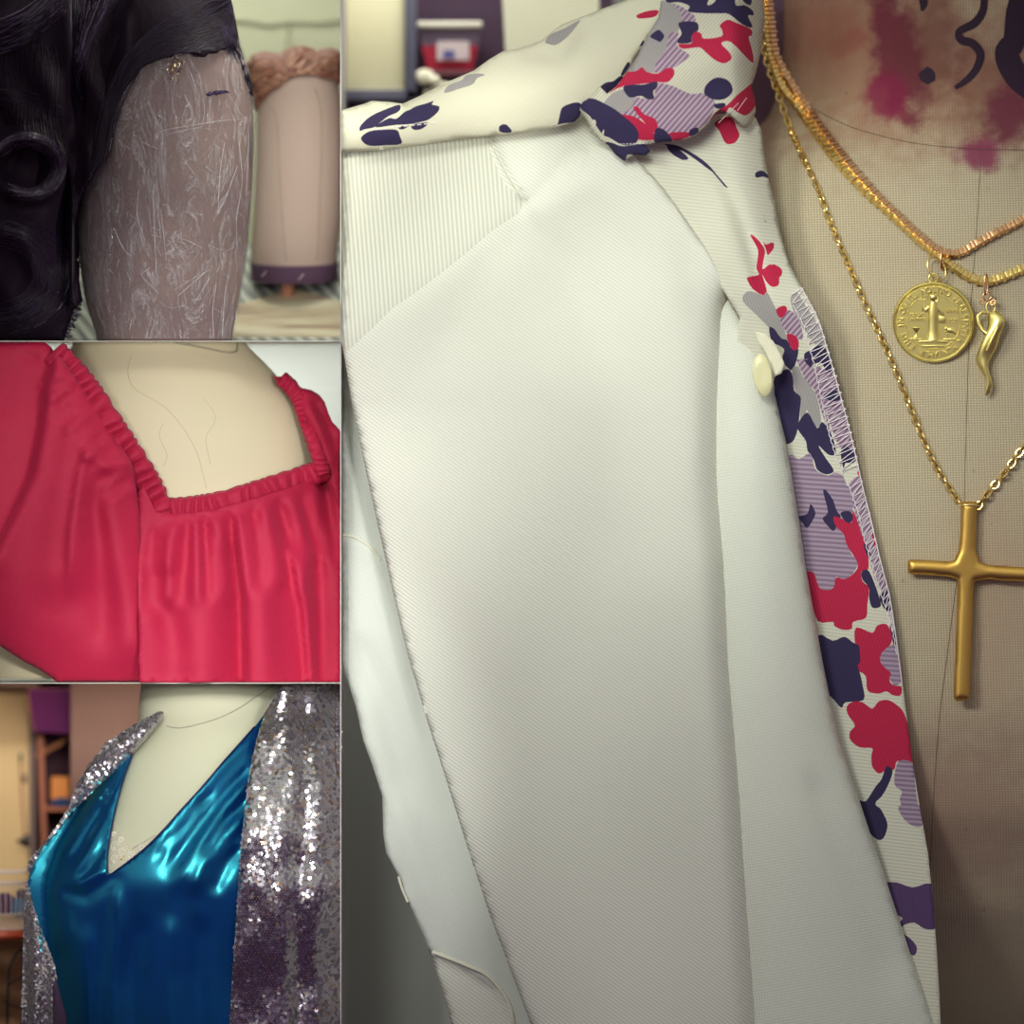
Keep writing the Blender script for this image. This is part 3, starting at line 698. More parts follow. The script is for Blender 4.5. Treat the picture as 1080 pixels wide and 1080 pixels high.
# ================================================================= NECKLACES
def cable(pts, link=.0062, r=.0010, wid=.0024, m=gold):
    mb = MB(); q = resample(pts, link * .72); up0 = Vector((0, -1, 0))
    for i in range(len(q) - 1):
        t_ = (q[i + 1] - q[i]).normalized(); c = (q[i] + q[i + 1]) / 2; s_ = t_.cross(up0).normalized(); n_ = s_.cross(t_)
        a = .45 if i % 2 == 0 else .45 + PI / 2
        a += random.uniform(-.25, .25)
        w = s_ * math.cos(a) + n_ * math.sin(a)
        mb.torus(c, link * .5, r, t_, w, wid, 14, 6)
    return mb
def boxchain(pts, size=.0046, m=gold, pitch=.0048):
    mb = MB(); q = resample(pts, pitch); up0 = Vector((0, -1, 0))
    for i in range(len(q) - 1):
        t_ = (q[i + 1] - q[i]).normalized(); c = (q[i] + q[i + 1]) / 2; s_ = t_.cross(up0).normalized(); n_ = s_.cross(t_)
        rot = .5 + random.uniform(-.12, .12)
        s2 = s_ * math.cos(rot) + n_ * math.sin(rot); n2 = n_ * math.cos(rot) - s_ * math.sin(rot)
        h = size * .5; v = []; f = []
        lng = pitch * (.62 if i % 2 else .46)
        hh = h if i % 2 == 0 else h * .78
        for sx, k in ((-1, .8), (-.6, 1), (.6, 1), (1, .8)):
            for a, b_ in ((-1, -1), (1, -1), (1, 1), (-1, 1)): v.append(c + t_ * lng * sx + (s2 * a + n2 * b_) * hh * k)
        for j in range(3):
            for k in range(4): f.append((j * 4 + k, j * 4 + (k + 1) % 4, j * 4 + 4 + (k + 1) % 4, j * 4 + 4 + k))
        f += [(3, 2, 1, 0), (12, 13, 14, 15)]
        mb.add(v, f)
    return mb
def chain_y(u, v): return np.minimum(form4.front(u, v), .13)
def text_mesh(s_, size, depth):
    cu = bpy.data.curves.new('letters', 'FONT'); cu.body = s_; cu.size = size; cu.extrude = depth; cu.align_x = 'CENTER'; cu.align_y = 'CENTER'; cu.resolution_u = 2
    ob = bpy.data.objects.new('letters', cu); me = bpy.data.meshes.new_from_object(ob)
    V = [v.co.copy() for v in me.vertices]; F = [tuple(p.vertices) for p in me.polygons]
    bpy.data.objects.remove(ob); bpy.data.curves.remove(cu); bpy.data.meshes.remove(me); return V, F
# long cable chain with the cross
A = thing('necklace', 'long thin gold cable chain necklace carrying a large plain brushed cross', 'necklace', P(1022, 738, .01))
pa_ = [(806, 20), (808, 50), (814, 72), (822, 95), (834, 130), (846, 160), (862, 195), (875, 230), (887, 260), (900, 290), (915, 325), (930, 357), (945, 391), (960, 429), (975, 466), (990, 497), (1003, 517), (1015, 536)]
cable(path_on(chain_y, pa_, .004), .0092, .00100, .0034).build('chain', gold, A)
cable(path_on(chain_y, [(1030, 536), (1045, 517), (1060, 499), (1080, 471), (1105, 432), (1140, 370), (1180, 280), (1220, 170), (1240, 60), (1246, -60)], .004), .0098, .0012, .0037).build('chain', gold, A)
def cross_mesh():
    # rounded bars with filleted corners, drawn as an outline and inflated
    def bar(v): return 1022 - (v - 530) * .038
    o = [(bar(529) - 8, 529), (bar(529) + 8.5, 529), (bar(560) + 8.5, 560), (bar(580) + 9, 580), (bar(590) + 13, 592), (bar(590) + 22, 595.5), (1060, 597), (1092, 599), (1100, 600), (1100, 614), (1092, 614), (1060, 612.5), (1044, 611),
         (bar(610) + 10, 613), (bar(622) + 8.5, 622), (bar(680) + 8.5, 680), (bar(736) + 8.5, 736), (bar(736) + 6, 739), (bar(736) - 6, 739), (bar(736) - 8.5, 736), (bar(680) - 8.5, 680), (bar(622) - 8.5, 622), (bar(610) - 10, 611), (bar(606) - 18, 608.5), (980, 606.5), (960, 605.5), (957.5, 603), (957.5, 592), (960, 590), (980, 591), (1000, 592), (bar(590) - 13, 590.5), (bar(580) - 9, 580), (bar(560) - 8, 560)]
    def f(u, v, d): return .0052 * np.sqrt(np.clip(1 - (1 - np.clip(d / 7.5, 0, 1)) ** 2, 0, 1))
    yb = float(form4.front(1020, 620)) - .008
    return puff('cross', o, yb, f, gold_b, A, 2.2, 'brushed gold cross', .9)
cross_mesh()
mb = MB(); mb.torus(P(1022, 533, float(form4.front(1022, 533)) - .008), .0085, .0016, (1, 0, 0), (0, 1, 0), .0055, 20, 8); mb.build('bail', gold, A)
# box chain with the medal
B = thing('necklace', 'gold box chain necklace carrying a round saint medal', 'necklace', P(985, 382, .01))
pB = [(812, -10), (815, 20), (820, 55), (834, 82), (850, 106), (871, 138), (894, 169), (922, 202), (948, 228), (968, 247), (985, 261), (998, 267), (1012, 267), (1030, 257), (1050, 246), (1080, 231), (1120, 207), (1170, 160), (1210, 100), (1225, 20), (1230, -60)]
boxchain(path_on(chain_y, pB, .006), .0078).build('chain', gold_r, B)
Cn = thing('necklace', 'brighter gold box chain necklace carrying a small twisted horn charm', 'necklace', P(1042, 417, .01))
pC = [(806, -10), (809, 20), (814, 55), (826, 88), (842, 108), (853, 124), (866, 143), (880, 163), (900, 187), (920, 207), (938, 223), (955, 239), (972, 255), (988, 268), (1000, 277), (1012, 286), (1025, 293), (1040, 297), (1055, 293), (1080, 283), (1120, 262), (1170, 210), (1215, 140), (1240, 40), (1246, -60)]
boxchain(path_on(chain_y, pC, .0055), .0084).build('chain', gold, Cn)
# medal
def medal():
    c = P(984.5, 339.5, float(form4.front(985, 339)) - .0085)
    R = Matrix.Rotation(.10, 3, 'X') @ Matrix.Rotation(-.08, 3, 'Z')
    mb = MB(); mb.lathe([(.001, .002), (.040, .002), (.0425, .0012), (.0432, 0), (.0425, -.0022), (.0410, -.0030), (.0396, -.0022), (.0390, -.0014), (.001, -.0014)], (0, 0, 0), 72, 0, 'y')
    def ring(R_, r): mb.torus((0, -.0015, 0), R_, r, (1, 0, 0), (0, 0, 1), None, 72, 6)
    ring(.0288, .0006)
    s_ = 'EIUS IN OBITU NOSTRO PRAESENTIA MUNIAMUR '
    for i, ch in enumerate(s_):
        if ch == ' ': continue
        a = PI * 1.28 - 2 * PI * i / len(s_)
        V, F = text_mesh(ch, .0088, .0016)
        M_ = Matrix.Rotation(a - PI / 2, 3, 'Z')
        V = [M_ @ v + Vector((.0340 * math.cos(a), .0340 * math.sin(a), 0)) for v in V]
        mb.add([Vector((v.x, -.0018 - v.z, v.y)) for v in V], F)
    def T(pts, r, fl=.5, n=8): mb.tube([Vector((a / 1000, -.0016, b_ / 1000)) for a, b_ in pts], [q / 1000 for q in r], n, 0, False, fl)
    # robed figure
    T([(0, 22), (0, 14), (0, 4), (0, -8), (0, -18), (0, -19)], [3.6, 5.5, 5.6, 5.6, 7, 7.4], .5, 12)
    for x in (-3.6, -1.2, 1.4, 3.8): T([(x * .6, 15), (x * .9, 0), (x * 1.2, -18)], [.7, .9, 1.0], 1.5, 6)
    mb.ball((0, -.0026, .0262), .0036, 12, (1, .6, 1.15)); ringc = (0, -.0020, .0266)
    mb.torus(ringc, .0056, .0004, (1, 0, 0), (0, 0, 1), None, 20, 5)
    T([(-4, 16), (-8, 12), (-10.5, 16), (-11, 21)], [2.4, 2.1, 1.6, 1.2]); T([(4, 16), (8.5, 11), (10.5, 6), (8, 3)], [2.4, 2.2, 1.8, 1.4])
    T([(-11.5, 11), (-11.5, 30)], [.6, .6], 1.); T([(-15, 24), (-8, 24)], [.6, .6], 1.)
    mb.box((.0062, -.0032, -.0006), (.0128, -.0012, .0064), 0, .0006)
    # cup on the left and raven on the right, the lower ground
    T([(-18, -6), (-18, -9), (-18, -11), (-18, -14), (-18, -16)], [4, 2.6, .9, 1.2, 3.2], .5, 10)
    T([(13, -10), (16, -8), (20, -9), (24, -12)], [1.2, 3, 3.4, 1], .5, 10); T([(15, -12), (15, -17)], [.6, .6], 1.); mb.ball((.0135, -.0026, -.0066), .0020, 10)
    mb.box((-.0150, -.0030, -.0215), (.0150, -.0012, -.0196), 0, .0004); mb.box((-.0120, -.0026, -.0262), (.0120, -.0012, -.0246), 0, .0004)
    mb.box((-.0250, -.0026, -.0186), (-.0110, -.0012, -.0172), 0, .0004); mb.box((.0110, -.0026, -.0186), (.0250, -.0012, -.0172), 0, .0004)
    for word, x, z in (('CRUX', -.0178, .0075), ('S PATRIS', -.0180, .0025), ('BENE', .0190, .0120), ('DICTI', .0196, .0015)):
        V, F = text_mesh(word, .0050, .0014); mb.add([Vector((v.x + x, -.0016 - v.z, v.y + z)) for v in V], F)
    mb.v = [R @ v + c for v in mb.v]
    o = mb.build('medal', gold_l, B, label='round medal with a robed figure and a ring of lettering')
    q = MB(); q.torus(c + Vector((0, 0, .0462)), .0046, .0013, (1, 0, 0), (0, 0, 1), None, 20, 8); q.build('eyelet', gold_l, o)
    j = MB(); j.torus(P(988, 283, c.y - .001), .0092, .0011, (.75, .35, .55), (-.5, 0, .85), .0135, 28, 8)
    j.build('jump_ring', gold, B)
medal()
# horn charm
def horn():
    y0 = float(form4.front(1045, 360)) - .010
    pts = [(1049, 328, 2.0), (1050, 332, 6.5), (1051, 338, 9.0), (1049.5, 346, 9.6), (1046.5, 355, 9.2), (1043, 364, 8.6), (1039.5, 372, 7.6), (1037, 379, 6.4), (1037, 386, 5.4), (1039.5, 393, 4.6), (1042.5, 400, 4.0), (1043.5, 406, 3.6), (1042, 412, 2.8), (1040.5, 417, 1.2)]
    q = spline(pts, 6); mb = MB()
    n = 16; V = []; F = []
    for i, (u, v, r) in enumerate(q):
        ph = i * .16
        for k in range(n):
            a = 2 * PI * k / n; rr = r * (1 + .16 * math.cos(2 * a + ph) + .05 * math.sin(3 * a - ph)) / 1000
            V.append(P(u, v, y0) + Vector((rr * math.cos(a), rr * .8 * math.sin(a), 0)))
    for i in range(len(q) - 1):
        for k in range(n): F.append((i * n + k, (i + 1) * n + k, (i + 1) * n + (k + 1) % n, i * n + (k + 1) % n))
    F.append(tuple(range(n))); F.append(tuple((len(q) - 1) * n + k for k in reversed(range(n))))
    mb.add(V, F)
    mb.tube([P(1042, 331, y0 - .002), P(1036, 329, y0 - .003), P(1031.5, 333, y0 - .003), P(1032, 341, y0 - .003), P(1036, 348, y0 - .003), P(1041, 352, y0 - .004)], [.0016, .0022, .0022, .0020, .0022, .0026], 10)
    mb.tube([P(1052, 345, y0 - .010), P(1047, 356, y0 - .010), P(1041, 370, y0 - .0085)], [.0014, .0024, .0012], 8)
    mb.torus(P(1045, 324, y0), .0046, .0011, (1, 0, 0), (0, 0, 1), .0062, 20, 8)
    o = mb.build('horn_charm', gold_l, Cn, label='polished twisted horn charm')
    q2 = MB(); q2.torus(P(1041.5, 312, y0 - .001), .0044, .0012, (1, 0, 0), (0, 0, 1), None, 20, 8); q2.torus(P(1037, 318, y0 - .001), .0028, .001, (1, 0, 0), (0, .3, 1), None, 16, 6); q2.torus(P(1047.5, 319, y0 - .001), .0028, .001, (1, 0, .4), (0, .3, 1), None, 16, 6)
    q2.build('eyelet', gold_r, o)
    j = MB(); j.torus(P(1040, 300, y0 - .002), .0022, .0011, (1, .8, 0), (0, 0, 1), .0110, 24, 8); j.build('jump_ring', gold_r, Cn)
horn()
mb = MB(); mb.torus(P(994, 273, float(form4.front(994, 273)) - .006), .0048, .0013, (.3, 1, .2), (0, 0, 1), .0110, 24, 8); mb.build('bail', gold_r, B)

# ================================================================= behind the jacket: shelves
shelf_g = mat('grey_blue_steel', (92, 92, 112), .6); darkp = mat('dark_cupboard', (70, 50, 72), .8); creamp = mat('cream_panel', (226, 222, 184), .7)
S = thing('storage_shelving', 'grey shelving with a cream door, out of focus behind the white collar', 'shelving', P(440, 260, .45))
mb = MB(); mb.box(P(361, 90, .40), P(425, -60, .42), 0, .002); mb.build('door', creamp, S)
mb = MB(); mb.box(P(425, 96, .39), P(437, -120, .43), 0, .001); mb.box(P(360.6, 97, .39), P(437, 86, .43), 0, .001); mb.build('frame', shelf_g, S)
mb = MB(); mb.box(P(361, 258, .50), P(650, -120, .515)); mb.build('back_panel', darkp, S)
mb = MB(); mb.box(P(437, 70, .40), P(560, 64, .50)); mb.build('shelf_board', mat('brown_shelf', (110, 62, 72), .7), S)
mb = MB(); mb.box(P(361, 262, .40), P(650, 258, .515)); mb.build('shelf_board', darkp, S)
mb = MB()
for u0, u1 in ((372, 392), (405, 428)): mb.box(P(u0, 258, .42), P(u1, 98, .46), 0, .003)
mb.build('box_file', mat('mauve_card', (112, 94, 116), .8), S)
Bd = thing('panel_board', 'pale cream board standing at the right of the blurred shelves', 'board', P(590, 262, .37))
mb = MB(); V = [P(527, -60, .37), P(634, -60, .37), P(632, 262, .37), P(545, 262, .37)]; V2 = [v + Vector((0, .012, 0)) for v in V]
mb.add(V + V2, [(3, 2, 1, 0), (4, 5, 6, 7), (0, 1, 5, 4), (1, 2, 6, 5), (2, 3, 7, 6), (3, 0, 4, 7)]); mb.build('board', mat('pale_board', (222, 222, 196), .7), Bd, False)
Tb = thing('plastic_tub', 'small clear and red plastic tub with a white lid on the blurred shelf', 'tub', P(473, 64, .44))
mb = MB(); n = 4
def tub_ring(hw, v, yw): return [P(473 - hw, v, .44 - yw), P(473 + hw, v, .44 - yw), P(473 + hw, v, .44 + yw), P(473 - hw, v, .44 + yw)]
mb.add(tub_ring(24, 64, .022) + tub_ring(30, 38, .028), [(3, 2, 1, 0)] + [(k, (k + 1) % 4, 4 + (k + 1) % 4, 4 + k) for k in range(4)])
mb.build('base', mat('red_plastic', (214, 56, 84), .5), Tb)
mb = MB(); mb.add(tub_ring(30, 38, .028) + tub_ring(33, 18, .031), [(3, 2, 1, 0), (4, 5, 6, 7)] + [(k, (k + 1) % 4, 4 + (k + 1) % 4, 4 + k) for k in range(4)])
mb.build('side_wall', mat('smoky_plastic', (128, 110, 134), .5), Tb)
mb = MB(); mb.box(P(438, 19, .40), P(508, 12, .48), 0, .002); mb.build('lid', mat('white_lid', (226, 222, 206), .6), Tb)
mb = MB(); mb.box(P(459, 54, .4075), P(494, 33, .4095), 0, .0004); mb.box(P(466, 52, .4062), P(478, 43, .4072), 1); mb.build('label', [mat('paper_label', (216, 200, 204), .8), mat('blue_print', (92, 92, 150), .8)], Tb)
mb = MB(); w = thing('fabric_bow', 'blurred white fabric bow standing on the lower shelf under the tub', 'bow', P(450, 258, .40))
mb.tube([P(450, 258, .4), P(449, 180, .4), P(452, 110, .4), P(452, 85, .4)], [.012, .011, .009, .007], 12, 0, False, .6); mb.ball(P(446, 72, .395), .011, 14, (1, .6, .8)); mb.ball(P(466, 84, .395), .009, 14, (1.4, .6, .7))
mb.ball(P(457, 76, .39), .006); mb.build('bow', mat('white_cloth', (230, 226, 204), .9), w)
# ================================================================= TOP LEFT BAY: two wig heads
w1m = mat('cream_wall', (214, 218, 188), .9)
wall_box('wall_back', (XL, .50, .7203), (XD - .0009, .52, ZT), w1m)
mb = MB(); mb.tube([P(-300, 14, .498), P(255, 9, .498), P(275, 14, .498), P(300, 10, .498), P(330, 12, .498), P(358, 8, .498)], .0012, 6)
mb.tube([P(300, 10, .498), P(298, 30, .498), P(296, 60, .498)], .0010, 6)
struct(mb.build('trim_3', mat('wall_joint', (172, 176, 150), .9)), 'joint lines of the cream wall')
# sloping table top under a ribbed mat
def vt(y): return 359.6 - 160 * max(0., y - .18) / .28          # height of the slope at depth y
def slope(name, poly, m, parent, lift, thick):
    """a flat sheet lying on the sloping table, corners given as (u, depth)"""
    mb = MB(); n = len(poly)
    top = [P(u, vt(y) - lift, y) for u, y in poly]; bot = [p - Vector((0, 0, thick)) for p in top]
    bot = [Vector((p.x, p.y, max(p.z, .7204))) for p in bot]
    mb.add(top + bot, [tuple(range(n)), tuple(range(2 * n - 1, n - 1, -1))] + [(i, (i + 1) % n, n + (i + 1) % n, n + i) for i in range(n)])
    return mb.build(name, m, parent, False)
tbl = thing('sloping_table', 'pale sloping work table under the wig heads', 'table', P(100, 360, .2))
slope('tabletop', [(-400, 0.18), (358.5, 0.18), (358.5, .37), (-400, .37)], mat('pale_table', (206, 212, 200), .6), tbl, 0, .3)
matm = mat('ribbed_mat', (206, 214, 204), .6)
wv = wave(matm, .0115, .75, 1.0, 1.); setcol(matm, mixc(matm, wv, lin((150, 156, 152)), lin((222, 228, 214)))); bump(matm, wv, .8, .003)
rm = slope('ribbed_mat', [(-390, .181), (358, .181), (358, .365), (-390, .365)], matm, None, 2.5, .002)
tag(rm, 'pale ribbed rubber mat spread over the sloping table', 'mat')
wood = mat('bleached_wood', (226, 212, 178), .55)
wg = noise(wood, 26, 3, (.35, 1, 4.0), -.32); setcol(wood, ramp(wood, wg, [(.30, lin((176, 150, 128))), (.46, lin((216, 200, 166))), (.62, lin((238, 230, 200)))]))
bo = slope('wooden_board', [(242, .186), (358.2, .186), (358.2, .246), (306, .272), (244, .240)], wood, None, 6, .004)
tag(bo, 'bleached wooden board under the auburn wig head', 'board')

# ---- canvas head with the auburn wig
canvas = mat('canvas_head', (206, 184, 164), .9)
cw = math_(canvas, 'MULTIPLY', wave(canvas, .0022, 0, 1, 3), wave(canvas, .0022, PI / 2, 1, 3))
setcol(canvas, mixc(canvas, cw, lin((180, 156, 146)), lin((206, 188, 174)))); bump(canvas, cw, .3, .0005)
def sagged(o, c, sag, v0, v1, y0, hd):
    for vx in o.data.vertices:
        v = 1080 - vx.co.z * 1000; k = float(ss(v0, v1, v)); vx.co.z -= (y0 - vx.co.y) / hd * sag / 1000 * k
H2 = thing('wig_block', 'plain canvas wig head on a wooden peg with a purple ribbon round its base', 'wig head', P(301, 318, .33))
h2 = Torso([(46, 312, 6, 6, 275), (53, 312, 24, 24, 275), (62, 312, 36, 36, 275), (80, 312, 43, 44, 275), (110, 312.5, 45.5, 47, 275), (170, 312.5, 46, 48, 275), (230, 310, 46.5, 48, 275), (262, 306.5, 46, 48, 275), (291, 307.5, 44.5, 46, 275)])
o = h2.build('head_block', canvas, H2, 56); sagged(o, 307, 5, 150, 290, .275, .047)
mb = MB(); prof = []
for v, r in ((273, 45.6), (274, 46.8), (290, 46.4), (292, 45.0), (292.5, 10)): prof.append((r / 1000, -(v) / 1000))
mb.lathe([(r, Z(0) + h) for r, h in prof], (X(307), .275, 0), 56)
mb.v = [Vector((p.x, .275 + (p.y - .275) * 1.045, p.z)) for p in mb.v]
o = mb.build('ribbon_band', fabric('purple_ribbon', (98, 70, 98), .004, PI / 2, .1, .3), H2, label='purple ribbon'); sagged(o, 307, 5, 150, 290, .275, .047)
mb = MB(); mb.lathe([(.0068, Z(322)), (.0072, Z(300)), (.0072, Z(289)), (.001, Z(288.5))], (X(300.5), .262, 0), 20); mb.build('peg', mat('peg_wood', (190, 128, 98), .6), H2, label='wooden peg')
for (a, b_) in (((273, 287), (278, 281)), ((312, 290.5), (318, 284))):
    mb = MB(); mb.tube([P(a[0], a[1] + 2, .225), P(b_[0], b_[1] + 2, .223)], .0006, 6); mb.build('pin', mat('steel_pin', (220, 210, 220), .3, .6), H2)
mb = MB(); f2 = lambda u, v: h2.front(u, v)
mb.tube(path_on(f2, [(330, 88), (334, 100), (337, 120), (337, 160), (335, 200), (334, 240), (332, 272)], .0004), .0005, 5)
mb.tube(path_on(f2, [(284, 108), (289, 122), (291, 150), (293, 200), (296, 240), (299, 272)], .0004), .0004, 5)
mb.build('seam', mat('brown_seam', (150, 126, 112), .9), H2)

def hair_mat(name, rgb, rough=.42, sc=(60, 60, 3)):
    m = mat(name, rgb, rough); m.node_tree.nodes['Principled BSDF'].inputs['Specular IOR Level'].default_value = .5
    return m
def strands(name, bvh, guides, count, mats, parent, r=.00035, off=.0006, jit=3., seg=7, label=None, lift=2., both=True):
    """fine hairs laid between neighbouring guide lines"""
    mb = MB(); G = [np.array(spline(g, 5)) for g in guides]
    def samp(g, n):
        i = np.linspace(0, len(g) - 1, n); k = np.clip(i.astype(int), 0, len(g) - 2); f = (i - k)[:, None]; return g[k] * (1 - f) + g[k + 1] * f
    S_ = [samp(g, seg) for g in G]
    for _ in range(count):
        i = random.randrange(len(S_) - 1) if len(S_) > 1 else 0; t = random.random()
        g = S_[i] * (1 - t) + S_[min(i + 1, len(S_) - 1)] * t
        ph = random.uniform(0, 6); a = random.uniform(.2, 1) * jit
        g = g + np.stack([np.sin(np.linspace(0, 3, seg) + ph) * a, np.cos(np.linspace(0, 2.5, seg) + ph) * a], 1)
        a0 = random.uniform(0, .35); a1 = random.uniform(.65, 1.0)
        idx = np.linspace(a0 * (seg - 1), a1 * (seg - 1), seg); k = np.clip(idx.astype(int), 0, seg - 2); f = (idx - k)[:, None]; g = g[k] * (1 - f) + g[k + 1] * f
        pts = []
        for u, v in g:
            y = front(bvh, u, v, None)
            if y is None: continue
            pts.append(P(u, v, y - off - random.uniform(0, lift) / 1000 * .4))
        if len(pts) > 2: mb.tube(pts, r, 4, random.randrange(len(mats)))
    o = mb.build(name, mats, parent, True, label); o['kind'] = 'stuff'; return o
W2 = thing('wig', 'auburn wig with a centre parting, on the plain canvas head', 'wig', P(310, 110, .34))
au = [hair_mat('auburn_hair', (138, 86, 72)), hair_mat('copper_hair', (196, 138, 112)), hair_mat('dark_auburn_hair', (88, 46, 46)), hair_mat('pale_copper_hair', (226, 182, 154))]
o2 = [(256, 60), (262, 51), (275, 47.5), (286, 49), (293, 50), (297, 45.5), (305, 42.5), (315, 41), (324, 43), (331, 46.5), (336, 44.5), (346, 43.5), (354, 46.5), (358.6, 49), (358.6, 82), (350, 83), (341, 81), (331, 78.5), (318, 76.5), (308, 79), (299, 83.5), (290, 90), (281, 97), (272, 106), (265, 112), (260, 96), (257, 76)]
def hw2(u, v, d): 
    base = .022 * np.sqrt(np.clip(d / 18, 0, 1)); need = .275 - h2.front(u, v) + .004
    return np.maximum(base + .012, need * ss(0, 3, d)) * ss(-.5, 1.5, d) + .0012 * np.sin(u * .5 + v * .3) * ss(2, 10, d) * ss(296, 310, u)
wb = puff('hair', o2, .275, hw2, au[0], W2, 4, back=.8)
bv = bvh_of(wb)
strands('strands', bv, [[(303, 74), (290, 60), (275, 53), (258, 62)], [(304, 75), (288, 68), (272, 66), (257, 76)], [(303, 77), (288, 78), (272, 84), (260, 96)], [(302, 79), (290, 88), (276, 98), (264, 110)]], 340, au, W2, .00042, .0006, 1.2)
strands('strands', bv, [[(297, 62), (300, 52), (308, 45), (322, 45)], [(300, 68), (312, 56), (325, 50), (335, 52)], [(303, 73), (320, 62), (338, 52), (357, 54)], [(305, 75), (322, 72), (342, 66), (358, 70)], [(307, 77), (325, 77), (345, 80), (358, 80)]], 420, au, W2, .00042, .0006, 1.4)

# ---- head wrapped in cling film
block = mat('brown_head_block', (150, 122, 126), .8)
nb_ = noise(block, 9, 4); setcol(block, mixc(block, nb_, lin((84, 58, 74)), lin((148, 124, 112))))
H1 = thing('wig_block', 'wig head wrapped in crinkled clear film, wearing the curled black wig', 'wig head', P(172, 360, .07))
h1 = Torso([(-44, 160, 8, 8, 75), (-34, 160, 30, 34, 75), (-10, 162, 60, 66, 75), (20, 165, 78, 84, 75), (60, 169, 88, 94, 75), (100, 171, 94, 100, 75), (150, 172, 95, 101, 75), (200, 172, 92.5, 100, 75), (270, 170, 88.5, 97, 75), (318, 169.5, 81, 92, 75), (359.5, 172.5, 70, 84, 75)])
h1.build('head_block', block, H1, 72)
film = bpy.data.materials.new('cling_film'); film.use_nodes = True; N = film.node_tree.nodes; L = film.node_tree.links; out = N['Material Output']; b = N['Principled BSDF']
b.inputs['Base Color'].default_value = lin((232, 226, 232)); b.inputs['Roughness'].default_value = .16; b.inputs['Specular IOR Level'].default_value = .9
nz = N.new('ShaderNodeTexNoise'); nz.inputs['Scale'].default_value = 30; nz.inputs['Detail'].default_value = 8; nz.inputs['Distortion'].default_value = 2.2; nz.inputs['Roughness'].default_value = .7
L.new(coords(film, .3, (1, 1, .35)), nz.inputs['Vector'])
vo = N.new('ShaderNodeTexVoronoi'); vo.feature = 'DISTANCE_TO_EDGE'; vo.inputs['Scale'].default_value = 34
wm = N.new('ShaderNodeMix'); wm.data_type = 'VECTOR'; wm.inputs[0].default_value = .25; L.new(coords(film, .2, (1, 1, .4)), wm.inputs[4]); L.new(nz.outputs['Color'], wm.inputs[5]); L.new(wm.outputs[1], vo.inputs['Vector'])
ed = ramp(film, vo.outputs[0], [(0, (1, 1, 1, 1)), (.05, (0, 0, 0, 1))])
rg = ramp(film, nz.outputs['Fac'], [(.49, (0, 0, 0, 1)), (.54, (.7, .7, .7, 1)), (.58, (.04, .04, .04, 1))])
fac = math_(film, 'ADD', math_(film, 'MULTIPLY', math_(film, 'MAXIMUM', ed, rg), .50), .05)
bump(film, math_(film, 'ADD', nz.outputs['Fac'], math_(film, 'MULTIPLY', ed, .25)), 1.0, .006)
tr = N.new('ShaderNodeBsdfTransparent'); mx = N.new('ShaderNodeMixShader'); L.new(fac, mx.inputs[0]); L.new(tr.outputs[0], mx.inputs[1]); L.new(b.outputs[0], mx.inputs[2]); L.new(mx.outputs[0], out.inputs[0])
# film shell with real creases
V = []; F = []; vs = np.arange(36, 359, 3.0); n = 150
rs = np.random.RandomState(3); kk = [(rs.uniform(.02, .12), rs.uniform(2, 30), rs.uniform(0, 6), rs.uniform(.2, 1)) for _ in range(14)]
for v in vs:
    cu, a, b_, cy = h1.at(v)
    for k in range(n):
        t_ = 2 * PI * k / n
        d = sum(w_ * abs(math.sin(f_ * v * .5 + m_ * t_ + p_)) for f_, m_, p_, w_ in kk) / len(kk) * 1.6
        d += 1.2 * math.exp(-((v - (134 - 8 * math.cos(t_))) / 3.0) ** 2) + 1.0 * max(0, math.sin(9 * t_ + .012 * v)) ** 8
        r_ = 1.2 + d * 1.0
        V.append((X(cu + (a + r_) * math.cos(t_)), (cy + (b_ + r_) * math.sin(t_)) / 1000, Z(v)))
for i in range(len(vs) - 1):
    for k in range(n): F.append((i * n + k, i * n + (k + 1) % n, (i + 1) * n + (k + 1) % n, (i + 1) * n + k))
sh = mk('plastic_wrap', V, F, film, H1, True, None, 'crinkled clear plastic film')
f1 = lambda u, v: h1.front(u, v) - .0026
crm = mat('film_crease', (226, 222, 226), .2); crm.node_tree.nodes['Principled BSDF'].inputs['Alpha'].default_value = .4
mb = MB()
cr = [[(170, 139), (182, 136), (196, 134), (212, 131), (230, 128), (246, 126), (258, 124)], [(176, 143), (190, 139), (210, 135)], [(150, 150), (158, 154), (168, 158)], [(196, 172), (201, 178), (205, 184)], [(237, 150), (233, 175), (231, 200), (230, 225)], [(250, 175), (243, 195), (236, 212), (230, 224)],
      [(245, 105), (252, 118), (256, 122)], [(240, 110), (248, 128)], [(262, 140), (261, 170), (259, 205)], [(252, 150), (255, 190), (249, 232), (250, 262)], [(186, 250), (200, 255), (214, 262)], [(162, 200), (163, 230), (164, 260), (166, 300)], [(147, 200), (145, 226), (150, 244)],
      [(184, 306), (200, 296), (215, 288), (222, 284)], [(188, 312), (202, 300), (218, 286)], [(205, 320), (214, 305), (222, 292)], [(160, 282), (150, 290), (158, 300), (168, 310)], [(120, 240), (130, 262), (138, 270)], [(228, 300), (224, 330), (226, 358)], [(240, 290), (236, 320), (234, 357)], [(168, 318), (180, 325), (195, 322)],
      [(172, 216), (178, 217)], [(170, 221), (176, 275)], [(160, 240), (168, 243)], [(160, 248), (170, 251)], [(195, 100), (200, 112), (203, 122)], [(215, 104), (216, 118), (214, 130)]]
for q in cr: mb.tube(path_on(f1, q, .0006, 4), [random.uniform(.00015, .00045) for _ in range((len(q) - 1) * 4 + 1)], 5)
